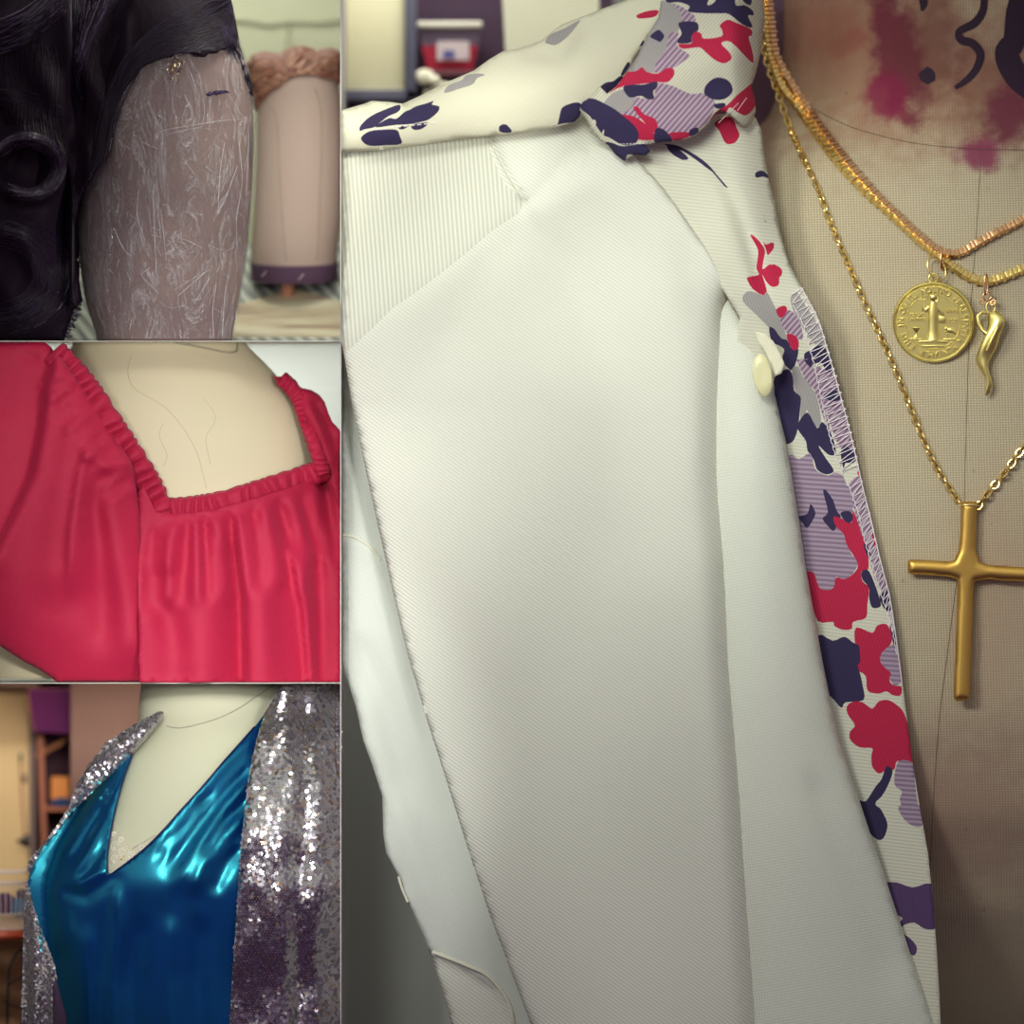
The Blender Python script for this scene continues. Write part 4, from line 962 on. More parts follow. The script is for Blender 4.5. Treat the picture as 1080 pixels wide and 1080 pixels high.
for _ in range(110):
    u = random.uniform(112, 250); v = random.uniform(90, 350); a = random.gauss(1.2, .7); l_ = random.uniform(2, 12)
    mb.tube(path_on(f1, [(u, v), (u + math.cos(a) * l_ * .5 + random.uniform(-1, 1), v + math.sin(a) * l_ * .5), (u + math.cos(a) * l_, v + math.sin(a) * l_)], .0004, 3), .00022, 4)
o = mb.build('film_creases', crm, H1, label='pale creases in the plastic film'); o['kind'] = 'stuff'
mb = MB()
for k in range(14): mb.tube(path_on(f1, [(219 + k * 1.5, 100.2 - k * .25 + random.uniform(-1, 1)), (221.5 + k * 1.5, 99 - k * .25 + random.uniform(-1.2, 1.2))], .001, 2), random.uniform(.0008, .0022) * (1 - k * .03), 6)
mb.build('pen_mark', mat('purple_marker', (40, 24, 66), .7), H1)
mb = MB()
for k in range(90):
    u = random.gauss(186, 4.5); v = random.gauss(72, 6.5); y = float(h1.front(u, v)) - .003; q = [P(u + random.uniform(-2, 2), v + random.uniform(-2, 2), y - random.uniform(0, .0016)) for _ in range(3)]
    mb.add(q, [(0, 1, 2)])
mb.build('foil_glint', mat('gold_foil', (238, 214, 160), .18, 1.), H1, False, 'crinkled gold glint of tape')  # gold flakes built as the highlight of the crinkled foil

# ---- black wig
bh = [hair_mat('black_hair', (26, 11, 28), .6), hair_mat('aubergine_hair', (34, 17, 36), .45), hair_mat('blue_highlight_hair', (44, 34, 66), .4), hair_mat('lit_hair', (100, 80, 108), .42)]  # bluish and lit strands paint highlights into the black hair
under = mat('hair_underlayer', (24, 9, 26), .75); under.node_tree.nodes['Principled BSDF'].inputs['Specular IOR Level'].default_value = .2
bump(under, noise(under, 120, 3, (1, 1, .08)), .6, .002)
W1 = thing('wig', 'glossy black wig of big rolled curls on the film-wrapped head', 'wig', P(60, 358, .06))
ho = [(-160, -30), (60, -60), (200, -50), (236, -24), (244, 2), (248, 22), (252, 45), (257, 62), (262, 78), (266, 92), (266.5, 101), (262, 99), (258, 88), (253, 72), (247, 56), (244, 51), (238, 55), (231, 58), (222, 61), (214, 63), (204, 61), (190, 61), (176, 64), (160, 69), (147, 77), (138, 86), (132, 96), (129, 112), (126, 130),
      (121, 152), (116, 168), (104, 182), (93, 196), (84, 214), (80, 240), (80, 270), (82, 296), (86, 317), (81, 322), (76, 326), (74, 334), (71, 343), (68, 350), (66, 359.4), (-160, 359.4)]
def hw1(u, v, d):
    base = .105 * np.sqrt(np.clip(d / 75, 0, 1)); need = .07 - h1.front(np.maximum(u, 116), v) + .011
    ins = np.abs(u - 170) < 97
    h = np.where(ins, np.maximum(base * .3, need * ss(-.5, 1.8, d)), base)
    h = np.maximum(h, .03 * ss(-.5, 2, d))
    h = h + .006 * np.sin(u * .13 + np.sin(v * .03) * 3) * ss(4, 20, d) * (u < 140)
    r = np.hypot((u - 30) / 40, (v - 177) / 36)                     # rolled curl at the side
    h = h + .030 * np.exp(-((r - .85) / .22) ** 2) - .012 * np.exp(-(r / .45) ** 2)
    r = np.hypot((u + 2) / 55, (v - 290) / 60); h = h + .026 * np.exp(-((r - .8) / .3) ** 2)
    h = h - .022 * np.exp(-((u - 80) / 12) ** 2) * ss(60, 130, v) * ss(320, 240, v)
    return h
wb1 = puff('hair', ho, .07, hw1, under, W1, 4, back=.6); bv1 = bvh_of(wb1)
strands('strands', bv1, [[(248, -20), (215, 0), (175, 22), (140, 52), (112, 100), (92, 200)], [(248, 10), (220, 28), (180, 44), (148, 62), (122, 100), (106, 172)], [(252, 40), (232, 52), (200, 56), (160, 66), (132, 92), (118, 160)]], 700, bh[:1] * 6 + bh[1:2] * 2 + bh[2:3], W1, .0004, .0006, 2.5)
strands('strands', bv1, [[(72, -30), (74, 30), (80, 80), (88, 110)], [(95, -30), (88, 20), (78, 70), (86, 100)], [(170, -40), (125, 0), (98, 40), (78, 76)]], 170, bh[:2] * 2 + bh[2:], W1, .0004, .0006, 2.5)
strands('strands', bv1, [[(252, 4), (246, 40), (254, 66), (265, 98)], [(236, -10), (232, 20), (238, 50), (262, 92)]], 160, bh[:3], W1, .00035, .0004, 1.5)
strands('strands', bv1, [[(-60, 40), (-10, 26), (30, 8), (70, -30)], [(-60, 70), (0, 60), (40, 40), (72, 10)]], 150, bh[:2] * 2 + bh[2:], W1, .0004, .0006, 3)
strands('strands', bv1, [[(-60, 104), (0, 96), (40, 100), (74, 118)], [(-60, 124), (0, 112), (40, 110), (76, 134)]], 120, bh[:2] * 2 + bh[2:3], W1, .0004, .0006, 2.5)
def arc(cx, cy, rx, ry, a0, a1, n=9): return [(cx + rx * math.cos(a0 + (a1 - a0) * i / (n - 1)), cy + ry * math.sin(a0 + (a1 - a0) * i / (n - 1))) for i in range(n)]
strands('strands', bv1, [arc(30, 177, 40, 37, -2.9, 1.9), arc(30, 177, 34, 31, -2.9, 2.2), arc(30, 177, 25, 22, -2.6, 2.6)], 230, bh + bh[:2], W1, .0004, .0008, 1.6, 14)
strands('strands', bv1, [arc(-2, 290, 78, 66, -1.6, 1.4), arc(-2, 290, 58, 50, -1.6, 1.6), arc(-2, 290, 38, 30, -1.6, 1.6)], 240, bh[:2] * 3 + bh[2:3], W1, .0004, .0008, 2.5, 12)
strands('strands', bv1, [[(100, 40), (92, 90), (96, 150), (90, 210)], [(130, 30), (112, 80), (110, 130), (96, 190)]], 260, bh[:2], W1, .0004, .0006, 2.5)
strands('strands', bv1, [[(10, 40), (6, 70), (10, 100), (4, 130)], [(60, 50), (66, 80), (62, 120), (74, 170)]], 200, bh[:2], W1, .0004, .0006, 3)
strands('strands', bv1, [[(96, 190), (84, 230), (82, 280), (86, 312)], [(70, 200), (70, 240), (72, 290), (70, 350)]], 140, bh[:2], W1, .0004, .0006, 2)
# stray curl ends beside the neck of the head
mb = MB()
for k in range(60):
    a = random.uniform(0, 1); u0 = 66 + 14 * a; v0 = 356 - 36 * a; q = [P(u0 - 6, v0 - random.uniform(0, 8), .055), P(u0 + random.uniform(0, 4), v0 + random.uniform(-3, 3), .05), P(u0 + random.uniform(2, 9), v0 + random.uniform(-6, 5), .05)]
    mb.tube([Vector(p) for p in spline([tuple(x) for x in q], 4)], .0004, 4, random.randrange(3))
o = mb.build('strands', bh[:3], W1); o['kind'] = 'stuff'
# ================================================================= MIDDLE LEFT BAY: red blouse
w2m = mat('painted_block_wall', (196, 201, 196), .85)
wall_box('wall_back', (XL, .42, .3602), (XD - .0009, .44, .7195), w2m)
mb = MB()
for v in (408, 528, 648): mb.box(P(-400, v, .4185), P(358.5, v - 1.2, .421))
for u, v0, v1 in ((354, 361, 407), (262, 409, 527), (345, 649, 719), (30, 649, 719), (40, 409, 527)): mb.box(P(u, v1, .4185), P(u + 1.2, v0, .421))
struct(mb.build('trim_4', mat('wall_mortar', (214, 218, 212), .9)), 'joints of the painted block wall')
bisque = mat('cream_form_cover', (226, 216, 184), .85)
g = noise(bisque, 5, 3); setcol(bisque, mixc(bisque, g, lin((222, 212, 176)), lin((236, 226, 196))))
form2 = Torso([(360.5, 165, 88, 64, 130), (372, 168, 100, 74, 128), (385, 170, 112, 84, 126), (400, 170, 124, 94, 124), (430, 169, 146, 106, 122), (470, 169, 164, 114, 122), (520, 169, 176, 118, 122), (600, 169, 184, 120, 124), (719, 169, 186, 118, 130)])
D2 = thing('dress_form', 'smooth cream dress form wearing the red blouse', 'dress form', P(169, 720, .12))
form2.build('body', bisque, D2)
mb = MB(); mb.tube(path_on(form2.front, [(184, 360.8), (200, 363.5), (222, 368), (238, 371), (247, 370.5), (249, 366), (249, 361)], .0010), .0012, 8); mb.build('neck_rim', mat('grey_rim', (170, 164, 142), .6), D2)
mb = MB()
for q in ([(137, 376), (134, 392), (140, 408), (155, 418), (172, 428), (184, 440), (196, 456), (206, 474), (212, 492), (218, 516)], [(214, 420), (226, 436), (225, 448), (217, 462), (222, 490)], [(172, 446), (168, 460), (176, 480), (172, 492)]):
    mb.tube(path_on(form2.front, q, -.00014), .00032, 5)
mb.build('hairline_crack', mat('faint_crack', (200, 188, 152), .9), D2)
red = mat('red_crepe', (182, 16, 60), .72, Sheen_Weight=.25); red.node_tree.nodes['Principled BSDF'].inputs['Sheen Tint'].default_value = lin((255, 110, 160))
nn = noise(red, 160, 3); setcol(red, mixc(red, nn, lin((172, 12, 54)), lin((188, 20, 68)))); bump(red, wave(red, .0016, .2, 1, 3), .08, .0004)
R2 = thing('blouse', 'red blouse with puffed sleeve and gathered elastic neckline', 'blouse', P(169, 719.5, .02))
def d_sleeve(u, v):
    y = -.020 - .020 * np.exp(-((u - 60) / 110) ** 2) * np.exp(-((v - 560) / 190) ** 2)
    y += .03 * ss(640, 760, v + (60 - u) * .35) 
    y += step_fold(u, v, [(-6, 588), (18, 540), (36, 500), (46, 450), (50, 412), (58, 382)], 2.0, -.026, 46, False)
    y += step_fold(u, v, [(70, 640), (74, 560), (82, 505), (90, 466), (94, 440)], 1.8, -.020, 34)
    y += ridge(u, v, [(86, 420), (78, 470), (66, 560), (56, 650)], 14, -.014, True, 30)
    y += ridge(u, v, [(96, 478), (116, 494), (134, 488), (140, 476)], 8, -.012, False)
    y += ridge(u, v, [(112, 505), (122, 560), (134, 640), (142, 716)], 14, -.012, True, 24)
    y += ridge(u, v, [(98, 505), (104, 560), (112, 640), (112, 700)], 9, .010, True, 20)
    y += ridge(u, v, [(60, 405), (66, 400), (90, 400), (104, 404)], 4, -.005) + ridge(u, v, [(64, 390), (78, 386), (88, 384)], 3, -.003) + ridge(u, v, [(66, 424), (70, 440), (90, 452)], 6, .004)
    y += ridge(u, v, [(20, 372), (34, 378), (42, 374)], 6, .004) + ridge(u, v, [(0, 420), (-10, 520), (-30, 620)], 30, -.008)
    for k in range(9):
        a = (66 + k * 9.6, 392 + k * 15.2); y += ridge(u, v, [(a[0] - 26, a[1] + 19), (a[0] - 10, a[1] + 7), (a[0] + 4, a[1] - 2)], 3.4, -.0045 - .002 * (k % 2), True)
    return y
sl = [(-150, 361), (-60, 360.6), (48, 360.8), (54, 366), (60, 373), (66, 378), (72, 386), (80, 398), (90, 412), (98, 424), (108, 440), (118, 455), (128, 470), (136, 482), (142, 494), (144, 512), (147, 535), (149, 556), (150, 600), (150.5, 660), (151, 719.3), (60, 719.3), (52, 713), (40, 705), (26, 698), (12, 689), (0, 681), (-20, 664), (-80, 630), (-150, 600)]
cloth('sleeve', sl, d_sleeve, [red], R2, 5, (), .0018, .006, 5.)
def d_bod(u, v):
    f = form2.front(np.clip(u, 10, 338), v); y = f - .030 - .020 * ss(540, 640, v) 
    top = np.interp(u, [150, 180, 250, 345], [556, 549, 539, 508]); k = v - top
    for i, (uu, lean, w, h) in enumerate([(163, -6, 5, .004), (176, 2, 3, -.003), (186, -8, 5, -.006), (199, -3, 4, .004), (206, 3, 4, -.005), (216, 2, 3, .006), (226, 14, 6, -.006), (241, 10, 4, .007), (252, 4, 4, -.006), (266, 8, 4, .005), (276, 16, 5, -.006), (290, 18, 4, .006), (303, 22, 5, -.005), (314, 18, 4, .005), (328, 16, 5, -.005), (341, 12, 4, .004), (352, 6, 4, -.004)]):
        tp = np.interp(uu, [150, 180, 250, 345], [556, 549, 539, 508])
        y += ridge(u, v, [(uu, tp - 4), (uu + lean * .5, tp + 24), (uu + lean, tp + 60), (uu + lean * 1.2, tp + 100)], w * .8, h * 1.5, True, w * 2.4)
    y += step_fold(u, v, [(242, 545), (250, 590), (257, 630), (258.5, 700), (258.5, 740)], 1.6, .034, 26, False) * ss(545, 600, v)
    y += ridge(u, v, [(268, 560), (276, 620), (282, 740)], 14, -.012, False, 18)
    y += step_fold(u, v, [(326, 740), (323, 690), (319, 640), (307, 592), (290, 550)], 1.6, .030, 26, False) * ss(560, 600, v) * -1
    y += ridge(u, v, [(333, 600), (336, 660), (336, 740)], 10, .012, False, 14)
    y += ridge(u, v, [(222, 580), (222, 640), (214, 740)], 22, -.010, False, 30)
    y += ridge(u, v, [(170, 590), (176, 640), (190, 740)], 15, .014, True, 20)
    y += ridge(u, v, [(152, 640), (176, 690), (200, 720)], 16, -.004)
    return y
bo2 = [(146, 520), (152, 512), (165, 540), (180, 542), (200, 541), (225, 538), (250, 531), (275, 524), (300, 516), (325, 507), (345, 498), (359, 494), (359, 719.3), (148, 719.3), (147, 640)]
cloth('bodice', bo2, d_bod, [red], R2, 4.5, (), .0018)
def band(name, pts, w, off, per, amp, base, parent=R2, scal=1.4):
    """elastic casing drawn up into tight pleats"""
    c = np.array(spline(pts, 12)); s_ = np.concatenate([[0], np.cumsum(np.hypot(*np.diff(c, axis=0).T))]); T = s_[-1]
    n = int(T / 1.0); q = np.linspace(0, T, n); c = np.stack([np.interp(q, s_, c[:, 0]), np.interp(q, s_, c[:, 1])], 1)
    tg = np.gradient(c, axis=0); tg /= np.hypot(*tg.T)[:, None]; nm = np.stack([tg[:, 1], -tg[:, 0]], 1)
    rs = np.random.RandomState(5); ph = np.cumsum(.25 + 1.6 * np.abs(np.interp(np.arange(n), np.arange(0, n + 9, 9), rs.uniform(0, 1, n // 9 + 2)[:len(np.arange(0, n + 9, 9))]))) ; ph = ph / ph[-1] * 2 * PI * T / per
    wv = np.abs(np.sin(ph / 2)); m_ = 13; V = []; F = []
    for i in range(n):
        for j in range(m_):
            t_ = -1 + 2 * j / (m_ - 1); sk = .8 * math.sin(q[i] * .11) * t_ * 3
            k = min(max(int(i + sk), 0), n - 1)
            p = c[i] + nm[i] * t_ * (w / 2 + scal * wv[k] * (abs(t_) ** 4))
            prof = math.sqrt(max(0, 1 - t_ ** 4))
            y = float(base(p[0], p[1])) - off * prof - amp * wv[k] * (.35 + .65 * prof)
            V.append((X(p[0]), y, Z(p[1])))
    for i in range(n - 1):
        for j in range(m_ - 1): F.append((i * m_ + j, i * m_ + j + 1, (i + 1) * m_ + j + 1, (i + 1) * m_ + j))
    o = mk(name, V, F, [red], parent); bm = bmesh.new(); bm.from_mesh(o.data); bmesh.ops.recalc_face_normals(bm, faces=bm.faces); bm.to_mesh(o.data); bm.free()
    s2 = o.modifiers.new('cloth_thickness', 'SOLIDIFY'); s2.thickness = .0012; s2.offset = 0
    return o
bf = lambda u, v: min(float(form2.front(u, v)), .06) - .006
band('neckband', [(160, 540), (172, 538), (200, 536), (235, 530), (262, 522), (290, 513), (318, 504), (345, 494)], 22, .010, 10, .0045, bf)
bl = lambda u, v: float(np.interp(v, [370, 450, 530], [-.022, -.022, -.004]))
band('neckband', [(56, 372), (74, 391), (92, 413), (110, 440), (128, 467), (145, 494), (156, 512), (164, 530), (169, 541)], 27, .008, 11.5, .0070, bl, scal=2.4)
br = lambda u, v: float(form2.front(min(u, 320), v)) - .022
band('neckband', [(295, 398), (306, 408), (316, 424), (323, 444), (330, 464), (336, 482), (341, 500)], 14, .008, 7, .004, br, scal=1.2)
def d_rs(u, v):
    return .075 - .03 * ss(400, 520, v) + ridge(u, v, [(318, 420), (335, 450), (352, 500)], 6, -.008) + ridge(u, v, [(328, 418), (345, 446), (357, 480)], 5, .006)
cloth('sleeve', [(287, 396.5), (300, 396.5), (307, 397), (309, 402), (313, 408), (320, 409), (328, 411), (336, 416), (342, 424), (346, 436), (350, 445), (355, 450), (359, 455), (359, 540), (345, 510), (335, 490), (325, 455), (312, 425)], d_rs, [red], R2, 4, (), .0018, .006, 4.)
# ================================================================= BOTTOM LEFT BAY: satin dress under a sequined jacket
w3m = mat('warm_wall', (188, 142, 104), .9)
wall_box('wall_back', (XL, .55, ZB), (XD - .0009, .57, .3594), w3m)
plaster = mat('pale_green_cover', (208, 208, 180), .7)
form3 = Torso([(721, 222, 75, 62, 115), (752, 220, 77, 64, 115), (772, 228, 83, 76, 115), (800, 222, 108, 92, 113), (840, 214, 125, 108, 112), (890, 203, 144, 124, 110), (930, 196, 154, 130, 110), (975, 197, 152, 118, 114), (1030, 199, 148, 104, 120), (1138, 200, 148, 84, 132)])
D3 = thing('dress_form', 'pale grey-green dress form under the blue satin dress', 'dress form', P(190, 1138, .12))
form3.build('body', plaster, D3)
mb = MB(); mb.tube(path_on(form3.front, [(174, 766), (182, 768), (192, 768), (210, 764), (232, 757), (252, 747), (270, 735), (288, 723)], .0002), .0005, 5)
mb.build('seam', mat('grey_seam', (150, 142, 124), .9), D3)
satin = mat('blue_satin', (4, 34, 142), .38, .5)
sn = noise(satin, 60, 3, (1, 1, .3), .6); setcol(satin, mixc(satin, sn, lin((6, 22, 108)), lin((8, 50, 156))))
satin.node_tree.nodes['Principled BSDF'].inputs['Specular Tint'].default_value = lin((110, 235, 230))
satin.node_tree.nodes['Principled BSDF'].inputs['Sheen Weight'].default_value = .15
satin.node_tree.nodes['Principled BSDF'].inputs['Sheen Tint'].default_value = lin((60, 220, 220))
bump(satin, noise(satin, 500, 2), .12, .0005)
N_, L_, b_ = nodes(satin); gl_ = N_.new('ShaderNodeBsdfGlossy'); gl_.inputs['Color'].default_value = lin((90, 255, 232)); gl_.inputs['Roughness'].default_value = .34
ms_ = N_.new('ShaderNodeMixShader'); ms_.inputs[0].default_value = .22; L_.new(b_.outputs[0], ms_.inputs[1]); L_.new(gl_.outputs[0], ms_.inputs[2]); L_.new(b_.inputs['Normal'].links[0].from_socket, gl_.inputs['Normal']); L_.new(ms_.outputs[0], N_['Material Output'].inputs[0])
BD = thing('dress', 'shiny blue satin dress with a deep V neckline', 'dress', P(170, 1137, .02))
def d_dress(u, v):
    y = form3.front(u, v) - .005
    for p, w, h, w2 in [([(282, 762), (240, 800), (200, 845), (150, 905)], 9, -.007, 7), ([(272, 800), (240, 836), (205, 880), (170, 930)], 5, .006, 8), ([(266, 818), (235, 852), (205, 900), (180, 945)], 5, -.006, 8),
                        ([(264, 838), (240, 866), (215, 905)], 5, .006, 8), ([(262, 858), (236, 880), (214, 912), (200, 948)], 7, -.008, 9), ([(258, 890), (240, 910), (222, 945)], 6, .005, 8),
                        ([(230, 830), (205, 856), (180, 886), (160, 916)], 3, .003, 4), ([(215, 845), (190, 872), (168, 905)], 3, -.0035, 4),
                        ([(118, 822), (100, 850), (76, 890), (48, 915)], 5, -.005, 8), ([(112, 850), (92, 878), (72, 912)], 4, .004, 6), ([(130, 815), (110, 862), (92, 902), (70, 935)], 4, -.004, 7), ([(116, 880), (104, 902), (78, 934)], 4, .004, 5),
                        ([(114, 916), (96, 926), (76, 936)], 4, -.005, 5), ([(60, 940), (90, 945), (118, 928), (135, 922)], 7, .006, 9),
                        ([(122, 925), (124, 980), (118, 1040), (122, 1130)], 6, -.006, 14), ([(150, 960), (140, 1020), (142, 1130)], 9, .006, 16), ([(180, 960), (176, 1030), (185, 1130)], 9, -.005, 16), ([(215, 960), (208, 1030), (212, 1130)], 9, .005, 14), ([(60, 990), (66, 1050), (62, 1130)], 9, .006, 12), ([(90, 970), (92, 1040), (90, 1130)], 9, -.005, 12)]:
        y += ridge(u, v, p, w, h, True, w2)
    return np.minimum(y - .012, form3.front(u, v) - .003)
do = [(148, 772), (144, 782), (138, 798), (131, 818), (126, 836), (121, 856), (117, 876), (114, 895), (113.5, 908), (115, 922), (124, 917), (136, 908), (150, 897), (164, 884), (178, 869), (192, 853), (206, 838), (220, 822), (236, 803), (252, 785), (268, 767), (278, 754), (300, 760), (300, 1130), (44, 1130), (50, 1040), (38, 1010),
      (32, 980), (28, 955), (27, 932), (34, 905), (48, 888), (64, 868), (80, 850), (100, 828), (120, 808), (136, 790)]
cloth('bodice', do, d_dress, [satin], BD, 4, (), .0014)
mb = MB(); surf_tube(mb, d_dress, do[0:21], .0004, .0009, 6, 3); mb.build('neck_piping', mat('navy_edge', (16, 26, 78), .5), BD, label='dark rolled neckline edge')
LC = thing('camisole', 'white lace camisole edge showing at the bottom of the V neckline', 'camisole', P(130, 925, .0))
lace = fabric('white_lace', (232, 226, 200), .003, .4, .1, .5, cross=True)
fl = lambda u, v: form3.front(u, v) - .0022
lo_ = [(113, 930), (112, 905), (115, 880), (118, 867), (122, 869), (125, 874), (128, 876), (131, 882), (133, 888), (136, 893), (138, 896), (142, 892), (147, 890), (152, 887), (157, 884), (163, 880), (168, 884), (150, 910), (130, 930)]
cloth('lace_edge', lo_, fl, [lace], LC, 3, (), .001)
mb = MB()
for cx, cy, r in ((122, 893, 5), (121, 906, 4), (129, 899, 4), (128, 886, 3), (138, 903, 4), (150, 894, 3), (120, 880, 2.5)):
    for rr in (r, r * .55): mb.torus(P(cx, cy, float(fl(cx, cy)) - .0006), rr / 1000, .0006, (1, 0, 0), (0, 0, 1), None, 16, 5)
mb.build('lace_scrolls', mat('lace_thread', (244, 240, 222), .8), LC)
mb = MB()
for u, v in ((128, 906), (130, 903)): mb.ball(P(u, v, float(fl(u, v)) - .001), .0012, 8)
mb.build('gold_bead', gold, LC)

# sequined jacket
SJ = thing('sequin_jacket', 'open jacket covered in silver sequins over the blue satin dress', 'jacket', P(200, 1137, .05))
net = mat('grey_net', (178, 174, 178), .6, .1); silver = mat('silver_sequin', (214, 212, 214), .16, 1.); silver2 = mat('pewter_sequin', (168, 160, 172), .28, 1.); pink_s = mat('iridescent_sequin', (214, 190, 170), .2, 1.)
def sequins(name, outline, dfn, tilt, parent, R_=2.2, gap=3.1, sub=5, roll=.006, clump=None):
    o = cloth(name, outline, dfn, [net, silver, silver2, pink_s], parent, sub, (), 0, roll, 5.)
    me = o.data; V = [v.co.copy() for v in me.vertices]; F = [tuple(p.vertices) for p in me.polygons]; FM = [0] * len(F)
    a = np.array(outline); us = np.arange(a[:, 0].min(), a[:, 0].max(), gap); vs = np.arange(a[:, 1].min(), a[:, 1].max(), gap * .87)
    gx, gy = np.meshgrid(us, vs); gx = gx + (np.arange(len(vs)) % 2)[:, None] * gap / 2
    gx = gx.ravel() + np.random.uniform(-.5, .5, gx.size); gy = gy.ravel() + np.random.uniform(-.5, .5, gy.size); k = inpoly(gx, gy, outline); gx = gx[k]; gy = gy[k]
    bv = BVHTree.FromPolygons(V, F)
    for u, v in zip(gx, gy):
        wx, wz = .09 * math.sin(u * .21 + v * .05 + 2 * math.sin(v * .06)), .09 * math.sin(v * .11 + 1.3 * math.sin(u * .17))
        h = bv.ray_cast(Vector((X(u), -2, Z(v))), Vector((0, 1, 0)))
        if h[0] is None: continue
        n_ = h[1]; 
        if n_.y > 0: n_ = -n_
        n_ = (n_ + Vector((wx + random.gauss(0, tilt), random.gauss(0, tilt * .3), wz + random.gauss(0, tilt)))).normalized()
        t1 = n_.orthogonal().normalized(); t2 = n_.cross(t1); c = h[0] + h[1] * 0 - Vector((0, .0009 + random.uniform(0, .0006), 0)); b_ = len(V); m = 8
        for r_ in (.55, R_):
            for j in range(m): V.append(c + (t1 * math.cos(2 * PI * j / m) + t2 * math.sin(2 * PI * j / m)) * r_ / 1000)
        mi = random.choices((1, 2, 3), (6, 3, 1))[0]
        for j in range(m): F.append((b_ + j, b_ + (j + 1) % m, b_ + m + (j + 1) % m, b_ + m + j)); FM.append(mi)
    me2 = bpy.data.meshes.new(name); me2.from_pydata([tuple(v) for v in V], [], F)
    for mm in (net, silver, silver2, pink_s): me2.materials.append(mm)
    me2.polygons.foreach_set('material_index', np.array(FM, dtype=np.int32)); me2.update(); o.data = me2; return o
def d_rl(u, v):
    y = form3.front(250 + (u - 250) * .4, v) - .020 - .006 * np.sin(PI * np.clip((u - 245) / 105, 0, 1))
    y += ridge(u, v, [(300, 730), (308, 820), (292, 920), (296, 1100)], 12, -.005, False) + ridge(u, v, [(330, 740), (338, 850), (330, 950), (336, 1100)], 10, -.004, False) + ridge(u, v, [(320, 740), (322, 850), (314, 950), (316, 1100)], 8, .004, False)
    return y - .008 + .004 * np.sin(v * .05 + u * .02)
rl = [(302, 720.8), (292, 730), (284, 742), (278, 756), (272, 775), (266, 800), (262, 822), (259, 850), (256, 880), (253, 910), (251, 950), (248, 990), (245, 1030), (242, 1080), (240, 1130), (358.8, 1130), (358.8, 822), (355, 818), (352.5, 800), (352, 760), (353, 720.8)]
sequins('lapel', rl, d_rl, .10, SJ)
sequins('sleeve', [(354, 720.8), (353.6, 760), (354.4, 800), (356.5, 815), (358.8, 820), (358.8, 720.8)], lambda u, v: d_rl(u, v) + .006, .12, SJ, sub=3, roll=.002)
def d_ls(u, v):
    y = np.minimum(form3.front(np.clip(u, 45, 330), v), .06) - .018
    for k in (0, 1, 2): y += ridge(u, v, [(166, 756 + k * 3), (130, 782 + k * 8), (96, 812 + k * 11), (66, 856 + k * 12), (44, 896 + k * 4)], 3.2, -.005, False)
    return y
ls = [(168, 750), (171, 752), (171, 757), (164, 767), (153, 780), (138, 797), (120, 814), (102, 830), (88, 844), (75, 857), (62, 873), (48, 890), (37, 906), (30, 922), (27, 918), (30, 908), (40, 896), (52, 882), (64, 864), (72, 852), (76, 838), (82, 824), (92, 808), (103, 795), (108, 786), (120, 778), (132, 770), (146, 762), (158, 755)]
sequins('shoulder', ls, d_ls, .16, SJ, 1.4, 2.2, 3, .004)
def d_lo(u, v): return .035 - .02 * ss(20, 60, u) + .004 * np.sin(u * .3)
sequins('side_front', [(26, 930), (24, 960), (23, 1000), (22, 1060), (21, 1130), (64, 1130), (62, 1060), (58, 1020), (50, 1000), (42, 978), (34, 955), (29, 935)], d_lo, .14, SJ, 1.3, 2.2, 4, .006)
cloth('lining', [(56, 1040), (59, 1030), (63, 1045), (70, 1070), (74, 1130), (56, 1130)], lambda u, v: np.full(len(u), -.012), [mat('plum_lining', (70, 44, 76), .6)], SJ, 5, (), .001)

# ---- behind: door, shelving, board, basket, stool
dm = mat('cream_door', (226, 192, 134), .6); blk = mat('black_metal', (30, 20, 26), .4, .4); wd = mat('orange_wood', (168, 96, 62), .6)
dr = MB(); dr.box(P(-160, 990, .44), P(20, 735, .47), 0, .002); dd_ = struct(dr.build('door_1', dm), 'cream door at the left edge of the bottom bay')
mb = MB(); mb.box(P(20, 1000, .43), P(26.5, 728, .48), 0, .001); mb.build('door_frame', mat('grey_frame', (122, 100, 92), .7), dd_)
mb = MB(); mb.lathe([(.001, .430), (.006, .431), (.0065, .436), (.006, .441)], (X(17.5), 0, Z(894)), 20, 0, 'y'); mb.tube([P(17, 894, .428), P(12, 894.5, .426), P(7, 894, .427)], [.0022, .0018, .0014], 8); mb.build('door_handle', blk, dd_, label='black lever handle')
mb = MB(); mb.tube([P(10, 806, .437), P(12, 850, .436), P(15, 888, .434)], .0009, 6); mb.build('cord', wd, dd_)
mb = MB()
for u, v in ((10.5, 804), (14.5, 827)): mb.box(P(u - 1.6, v + 5, .435), P(u + 1.6, v - 4, .44), 0, .0006)
mb.build('bolt', blk, dd_)
su = thing('shelf_unit', 'dark wooden shelf unit beside the cream door', 'shelf', P(48, 1000, .46))
mb = MB(); V = [P(29, 780, .42), P(35, 780, .42), P(43, 1000, .42), P(37, 1000, .42)]; mb.add(V + [v + Vector((0, .02, 0)) for v in V], [(0, 1, 2, 3), (7, 6, 5, 4), (0, 4, 5, 1), (1, 5, 6, 2), (2, 6, 7, 3), (3, 7, 4, 0)]); mb.build('post', wd, su)
mb = MB(); mb.box(P(26, 1000, .50), P(72, 721, .515)); mb.build('back_panel', mat('dark_shelf_back', (62, 26, 40), .8), su)
mb = MB(); mb.tube([P(28, 803, .43), P(48, 792, .43), P(69, 780, .44)], .0024, 4); mb.build('brace', mat('light_wood', (186, 124, 86), .6), su)
mb = MB(); mb.box(P(38, 862, .40), P(70, 857, .49), 0, .0006); mb.build('shelf_board', wd, su)
pb_ = thing('storage_box', 'purple fabric storage box on top of the shelf unit', 'box', P(43, 776, .42))
